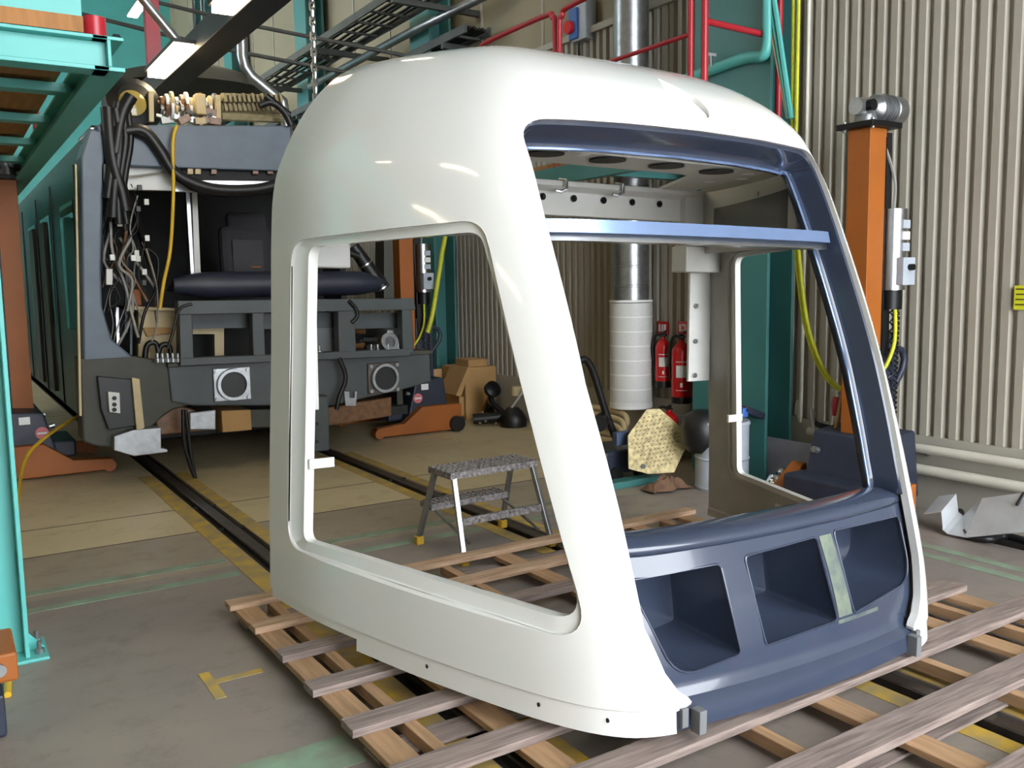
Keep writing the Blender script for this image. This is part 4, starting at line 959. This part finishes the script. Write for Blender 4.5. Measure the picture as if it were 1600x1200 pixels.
# hoist chain
ch = thing('hoist_chain', 'steel hoist chain hanging straight down behind the shell roof', 'chain', (2.08, 5.5, 2.2))
lk = MB(); tor = [(.015*math.cos(a), 0, .022*math.sin(a)+(.012 if math.sin(a) > 0 else -.012)) for a in np.linspace(0, 2*math.pi, 13)[:-1]]
lk.tube(tor, .007, 5, closed=True); link = lk.build('chain_link', ALU, ch, smooth=60, local=True)
for i in range(1, 58):
    c = link.copy(); COL.objects.link(c); c.parent = ch; c.location = (0, 0, i*.046); c.rotation_euler = (0, 0, (i % 2)*math.pi/2)
# lamp trunking over the tram side
def lamp(x, y0, y1, z, label, group, r=.055):
    t = thing('ceiling_lamp', label, 'lamp', (x, (y0+y1)/2, z), group)
    MB().prism([(x-.09, z), (x+.09, z), (x+.05, z+.07), (x-.05, z+.07)], 1, y0, y1).build('reflector', LAMPH, t)
    MB().box(x-.075, x+.075, y0+.04, y1-.04, z-.022, z-.002).build('tube', EMIT, t)
    return t
tk = tag(MB().box(1.80, 2.02, 4.6, 14, 3.28, 3.46).build('lamp_trunking', LAMPH, bevel=.006), 'dark lamp trunking beam running over the stripped tram', 'beam')
for k in range(4):
    y = 5.15+k*2.1
    t = thing('trunking_lamp', ('strip lamp at the trunking end farthest from the teal end wall', 'strip lamp on the dark trunking above the tram roof beam', 'strip lamp on the dark trunking behind the tram roof gear', 'last strip lamp on the dark trunking towards the teal end wall')[k], 'lamp', (1.72, y+.5, 3.3), 'strip lamps on the trunking')
    MB().box(1.66, 1.795, y, y+1.05, 3.285, 3.33).build('tube', EMIT, t)
    MB().box(1.64, 1.80, y-.03, y+1.08, 3.332, 3.36).build('reflector', LAMPH, t)
dr = tag(MB().cyl((1.2, 8.0, 4.3), (1.86, 8.0, 3.52), .04, n=12).build('support_strut', STEEL, smooth=40), 'pale steel strut holding up the dark lamp trunking', 'strut')
rp = tag(MB().box(1.80, 1.92, 8.95, 9.05, 3.47, 6).build('red_hanger', RED), 'red steel hanger above the dark lamp trunking', 'hanger')
for x, z, L_, ks in ((-2.8, 4.9, 1.1, (.8, 3.0, 5.2, 7.4, 10, 13)), (-5.0, 4.2, 1.1, (1.5, 4.0, 6.5)), (3.1, 6.0, 2.0, (7.5, 11, 14.5, 18))):
    for k in ks: lamp(x, k, k+L_, z, 'long fluorescent ceiling lamp in a dark reflector hung above the hall', 'long ceiling lamps')
for x, z in ((-1.0, 5.2),): tag(MB().box(-5.9, 5.2, 11.8, 12.1, 5.6, 5.95).build('crane_beam', TEALD), 'teal cross beam spanning the hall above the tram', 'beam')
# slung ducts above the tram
for k, (z, x) in enumerate(((3.95, 2.9), (4.25, 3.2))):
    tag(MB().tube([(x-2.2, 12, z+.9), (x, 10.5, z+.2), (x+1.6, 9.8, z-.1)], .024, 8).build('ceiling_pipe', DSTEEL, smooth=60), ('lower thin grey pipe slung across above the tram roof gear' if k == 0 else 'higher thin grey pipe slung across above the tram roof gear'), 'pipe', 'pipes slung above the tram')

# ================================================================== SMALL THINGS ALONG THE WALL
bn = thing('waste_drum', 'grey steel waste drum with black bag and tools on top', 'drum', (4.72, 4.62, 0))
MB().lathe([(0, 0), (.19, 0), (.195, .02), (.19, .03), (.19, .22), (.196, .23), (.19, .24), (.19, .46), (.198, .48), (.19, .50), (0, .50)], (4.72, 4.62, 0), 26).build('drum', DRUM, bn, smooth=30)
MB().lathe([(0, .26), (.10, .27), (.15, .33), (.155, .44), (.13, .53), (.06, .57), (0, .57)], (4.60, 4.70, 0), 22).build('bin_bag', BLACK, bn, smooth=60)
MB().cbox((4.90, 4.52, .55), (.22, .10, .05), Matrix.Rotation(.35, 3, 'Y')).build('hand_tool', NAVY, bn, bevel=.01)
MB().cbox((4.80, 4.50, .56), (.06, .06, .07)).build('blue_cap', BLUESW, bn, bevel=.012)
ps = thing('patterned_sheet', 'cream eight-sided chequered sheet leaning in front of the floor extinguisher', 'sheet', (4.4, 4.95, .1))
op = [(-.24, -.14), (-.20, .10), (-.02, .27), (.08, .26), (.22, .10), (.25, -.02), (.10, -.22), (-.10, -.20)]
Rm = Matrix.Rotation(math.radians(-16), 3, 'X') @ Matrix.Rotation(math.radians(-20), 3, 'Z')
def onsheet(u, v, d): q = Rm @ Vector((u, d, v)); return (4.40+q.x, 4.97+q.y, .30+q.z)
n = len(op)
MB().add([onsheet(u, v, 0) for u, v in op]+[onsheet(u, v, .012) for u, v in op], [tuple(range(n)), tuple(range(n, 2*n))[::-1]]+[(i, (i+1) % n, n+(i+1) % n, n+i) for i in range(n)]).build('sheet', PATTERN, ps)
mb = MB()
for i in range(-7, 8):
    for j in range(-7, 9):
        u, v = i*.033+(j % 2)*.016, j*.03
        if abs(u)+abs(v-.02)*.6 < .21 and -.17 < v < .23:
            q = [onsheet(u+a, v+b_, -.002) for a, b_ in ((-.008, -.004), (.008, .0), (.008, .006), (-.008, .002))]; mb.add(q, [(0, 1, 2, 3)])
g = mb.build('chequer_marks', CRUMPLE, ps); g['kind'] = 'stuff'
MB().lathe([(0, 0), (.018, 0), (.018, .004), (0, .004)], onsheet(-.13, -.14, -.006), 12, Rm @ Matrix.Rotation(math.radians(90), 3, 'X')).build('hole', BLACK, ps)
random.seed(3); mb = MB(); gw = 12
pts = [[(4.17+.36*i/gw, 4.72+.16*j/6+.02*math.sin(i), .015+.10*math.sin(math.pi*i/gw)*math.sin(math.pi*j/6)*random.uniform(.5, 1.2)) for i in range(gw+1)] for j in range(7)]
mb.loops(pts, closed=False)
tag(mb.build('crumpled_paper', CRUMPLE, solid=.004), 'crumpled brown packing paper on the floor below the chequered sheet', 'paper')
vc = thing('floor_cleaner', 'dark floor cleaning machine with a bent black handle near the diffuser', 'cleaner', (4.25, 5.35, 0))
MB().tube(spline([gy(x, y, 5.35) for x, y in ((900, 572), (906, 564), (916, 563), (928, 585), (945, 640), (964, 690))], 5), .028, 10).build('handle', BLACK, vc, smooth=60)
MB().box(4.10, 4.55, 5.20, 5.60, .06, .24).build('body', NAVY, vc, bevel=.03)
p = gy(975, 684, 5.18); MB().cbox(p, (.18, .06, .10)).build('blue_box', mat('dull_blue', (70, 84, 110), .5), vc, bevel=.008)
for x in (4.2, 4.45): MB().cyl((x, 5.18, .06), (x, 5.22, .06), .06, n=16).build('wheel', BLACK, vc, smooth=40)
p = gy(938, 660, 5.3); MB().cyl((p[0]-.05, 5.25, p[2]), (p[0]+.1, 5.4, p[2]), .06, n=14).build('motor', BLACK, vc, smooth=40)
tag(MB().box(3.95, 4.5, 5.02, 5.14, 0, .05).build('teal_plank', TEALD, bevel=.004), 'short teal plank on the floor in front of the floor cleaner', 'plank')
lp = thing('bent_pipes', 'bundle of cream bent pipes below the white diffuser', 'pipes', (5.12, 6.2, .2))
for k in range(3):
    zc_ = .31-k*.055
    MB().tube(spline([(5.02-.03*k, 6.75, zc_+.05), (5.0-.03*k, 6.15, zc_+.05), (4.98-.03*k, 6.0, zc_), (5.0-.03*k, 6.12, zc_-.09), (5.02-.03*k, 6.75, zc_-.10)], 6), .026, 8).build('pipe', CREAM, lp, smooth=60)
tag(MB().cbox((5.24, 5.72, .22), (.02, .34, .30), Matrix.Rotation(.12, 3, 'Y')).build('white_board', DRUM, bevel=.003), 'pale board leaning on the wall behind the floor extinguisher', 'board')
gp = tag(MB().cbox((5.12, 4.36, .17), (.015, .50, .34), Matrix.Rotation(.15, 3, 'Y')).build('grey_sheet', mat('lilac_grey', (150, 148, 158), .6), bevel=.003), 'lilac grey sheet leaning at the foot of the teal column', 'sheet')
for k, (x, y, r, lab) in enumerate(((4.82, 4.20, .085, 'chrome dome bowl at the foot of the two thin poles, bigger one'), (4.97, 4.12, .06, 'chrome dome bowl nearer to the navy jack carriage'), (4.99, 4.30, .05, 'chrome fitting on the floor against the lilac grey sheet'))):
    t = thing('chrome_bowl', lab, 'bowl', (x, y, 0)); MB().lathe([(r*.98, .05), (r, .07), (r*.9, .11), (r*.6, .155), (r*.2, .17), (0, .172)], (x, y, 0), 24).build('dome', CHROME, t, smooth=50)
    MB().lathe([(0, 0), (r*.7, 0), (r*.7, .05), (r*.98, .05), (0, .051)], (x, y, 0), 20).build('base', STEEL, t, smooth=40)
def pole(a, b, r, m, label, tip=None, tipm=None):
    t = thing('pole', label, 'pole', tuple(float(v) for v in a)); MB().cyl(a, b, r, n=10).build('shaft', m, t, smooth=40)
    if tip: MB().tube(tip[0], tip[1], 10).build('head', tipm, t, smooth=40)
a = np.array([4.98, 3.94, 0]); b = gx(1270, 660, 5.12); pole(a, b, .010, ALU, 'thin silver pole with a grey pad leaning on the corrugated wall', ([b, b+(b-a)*.10, b+(b-a)*.2], [.014, .02, .008]), STEEL)
a = gz(1292, 780, 0); a = np.array([4.93, 3.90, 0]); b = gx(1303, 650, 5.06); pole(a, b, .012, PAPER, 'white pole with a red tip leaning beside the orange mast', ([b, b+(b-a)*.12, b+(b-a)*.22], [.014, .026, .02]), mat('pink_red', (196, 70, 88), .5))
a = np.array([4.78, 3.80, 0]); b = gx(1328, 555, 4.98); pole(a, b, .013, CARD, 'long wooden broom handle leaning across the orange mast')
# boxes near the far jack
bx_ = thing('cardboard_box', 'brown cardboard box with folded lid standing by the corrugated wall', 'box', (5.1, 8.9, 0))
MB().box(4.86, 5.26, 8.62, 9.16, 0, .58).build('carton', CARD, bx_, bevel=.006)
MB().prism([(4.70, .30), (4.76, .28), (4.90, .58), (4.86, .60)], 1, 8.55, 8.95).build('folded_flap', CARD, bx_)
MB().box(4.95, 5.2, 8.70, 9.0, .58, .66).build('lid', CARD, bx_, bevel=.006)
MB().box(4.80, 4.858, 8.66, 8.74, .05, .26).build('corner_guard', CARD, bx_)
tag(MB().cbox((4.66, 9.12, .27), (.36, .02, .54), Matrix.Rotation(-.06, 3, 'X')).build('fibreboard', mat('pale_fibreboard', (190, 150, 104), .7), bevel=.003), 'pale brown board standing upright beside the cardboard box', 'board')
mt = thing('motor_assembly', 'black and chrome motor assembly lying on the floor by the cardboard box', 'motor', (5.0, 8.1, 0))
MB().cyl((4.72, 8.22, .07), (5.12, 8.02, .10), .06, n=16).build('shaft_housing', BLACK, mt, smooth=40)
MB().lathe([(0, 0), (.14, 0), (.15, .08), (.10, .16), (.06, .2), (0, .2)], (5.05, 7.95, .0), 20).build('gearbox', BLACK, mt, smooth=40)
MB().lathe([(0, 0), (.09, 0), (.09, .05), (.05, .07), (0, .07)], (4.97, 8.25, .36), 20, Matrix.Rotation(1.1, 3, 'X')).build('pulley', BOLT, mt, smooth=40)
MB().tube(spline([(4.97, 8.25, .38), (4.93, 8.18, .25), (5.0, 8.08, .14), (5.05, 8.0, .1)], 5), .03, 8).build('arm', BOLT, mt, smooth=60)
MB().prism([(4.85, .06), (5.06, .06), (5.04, .40), (4.98, .30)], 1, 8.28, 8.33).build('chrome_plate', CHROME, mt)
MB().bar((5.0, 8.0, .12), (5.16, 7.9, .38), .05, .02).build('bright_link', ALU, mt)
MB().lathe([(0, -.05), (.06, -.05), (.06, .05), (0, .05)], (5.16, 8.05, .36), 16).build('cream_cap', CREAM, mt, smooth=40)
for k in range(7): MB().lathe([(0, 0), (.018, 0), (.018, .02), (0, .02)], (4.70+k*.05, 8.16-k*.03, .012+.02*(k % 3)), 10).build('bolt', CHROME, mt)
# bent bracket and hose on the floor by the wall
sh = thing('bent_metal_panel', 'bent grey sheet metal panel lying by the wall pipes', 'panel', (4.98, 2.7, 0))
prof = [gx(x, y, 5.02) for x, y in ((1467, 776), (1494, 772), (1497, 800), (1505, 806), (1535, 779), (1600, 770), (1660, 764))]
L0 = [(5.02, float(p[1]), float(p[2])) for p in prof]; L1 = [(4.86-.02*i/6, float(p[1])-.01, max(.01, float(p[2])-(.08 if i < 4 else .20))) for i, p in enumerate(prof)]
MB().loops([L0, L1], closed=False).build('panel', mat('grey_sheet_metal', (186, 190, 194), .4, .2), sh, solid=.006)
MB().tube([L0[5], (4.95, L0[5][1], L0[5][2]-.06)], .008, 6).build('bracket', BOLT, sh)
MB().box(4.93, 5.00, 2.40, 2.95, 0, .02).build('support_block', BLACK, sh)
tag(MB().tube(spline([gz(x, y, .03) for x, y in ((1500, 800), (1502, 822), (1515, 836), (1545, 842), (1572, 838))]+[(4.99, 2.5, .03)], 6), .024, 8).build('black_hose', BLACK, smooth=60), 'thick black hose curling on the floor in front of the bent panel', 'hose')
tag(MB().lathe([(0, 0), (.05, 0), (.055, .03), (.04, .05), (0, .055)], tuple(gz(1522, 818, .0)), 16).build('rubber_buffer', BLACK, smooth=40), 'small round black rubber buffer inside the hose loop', 'buffer')
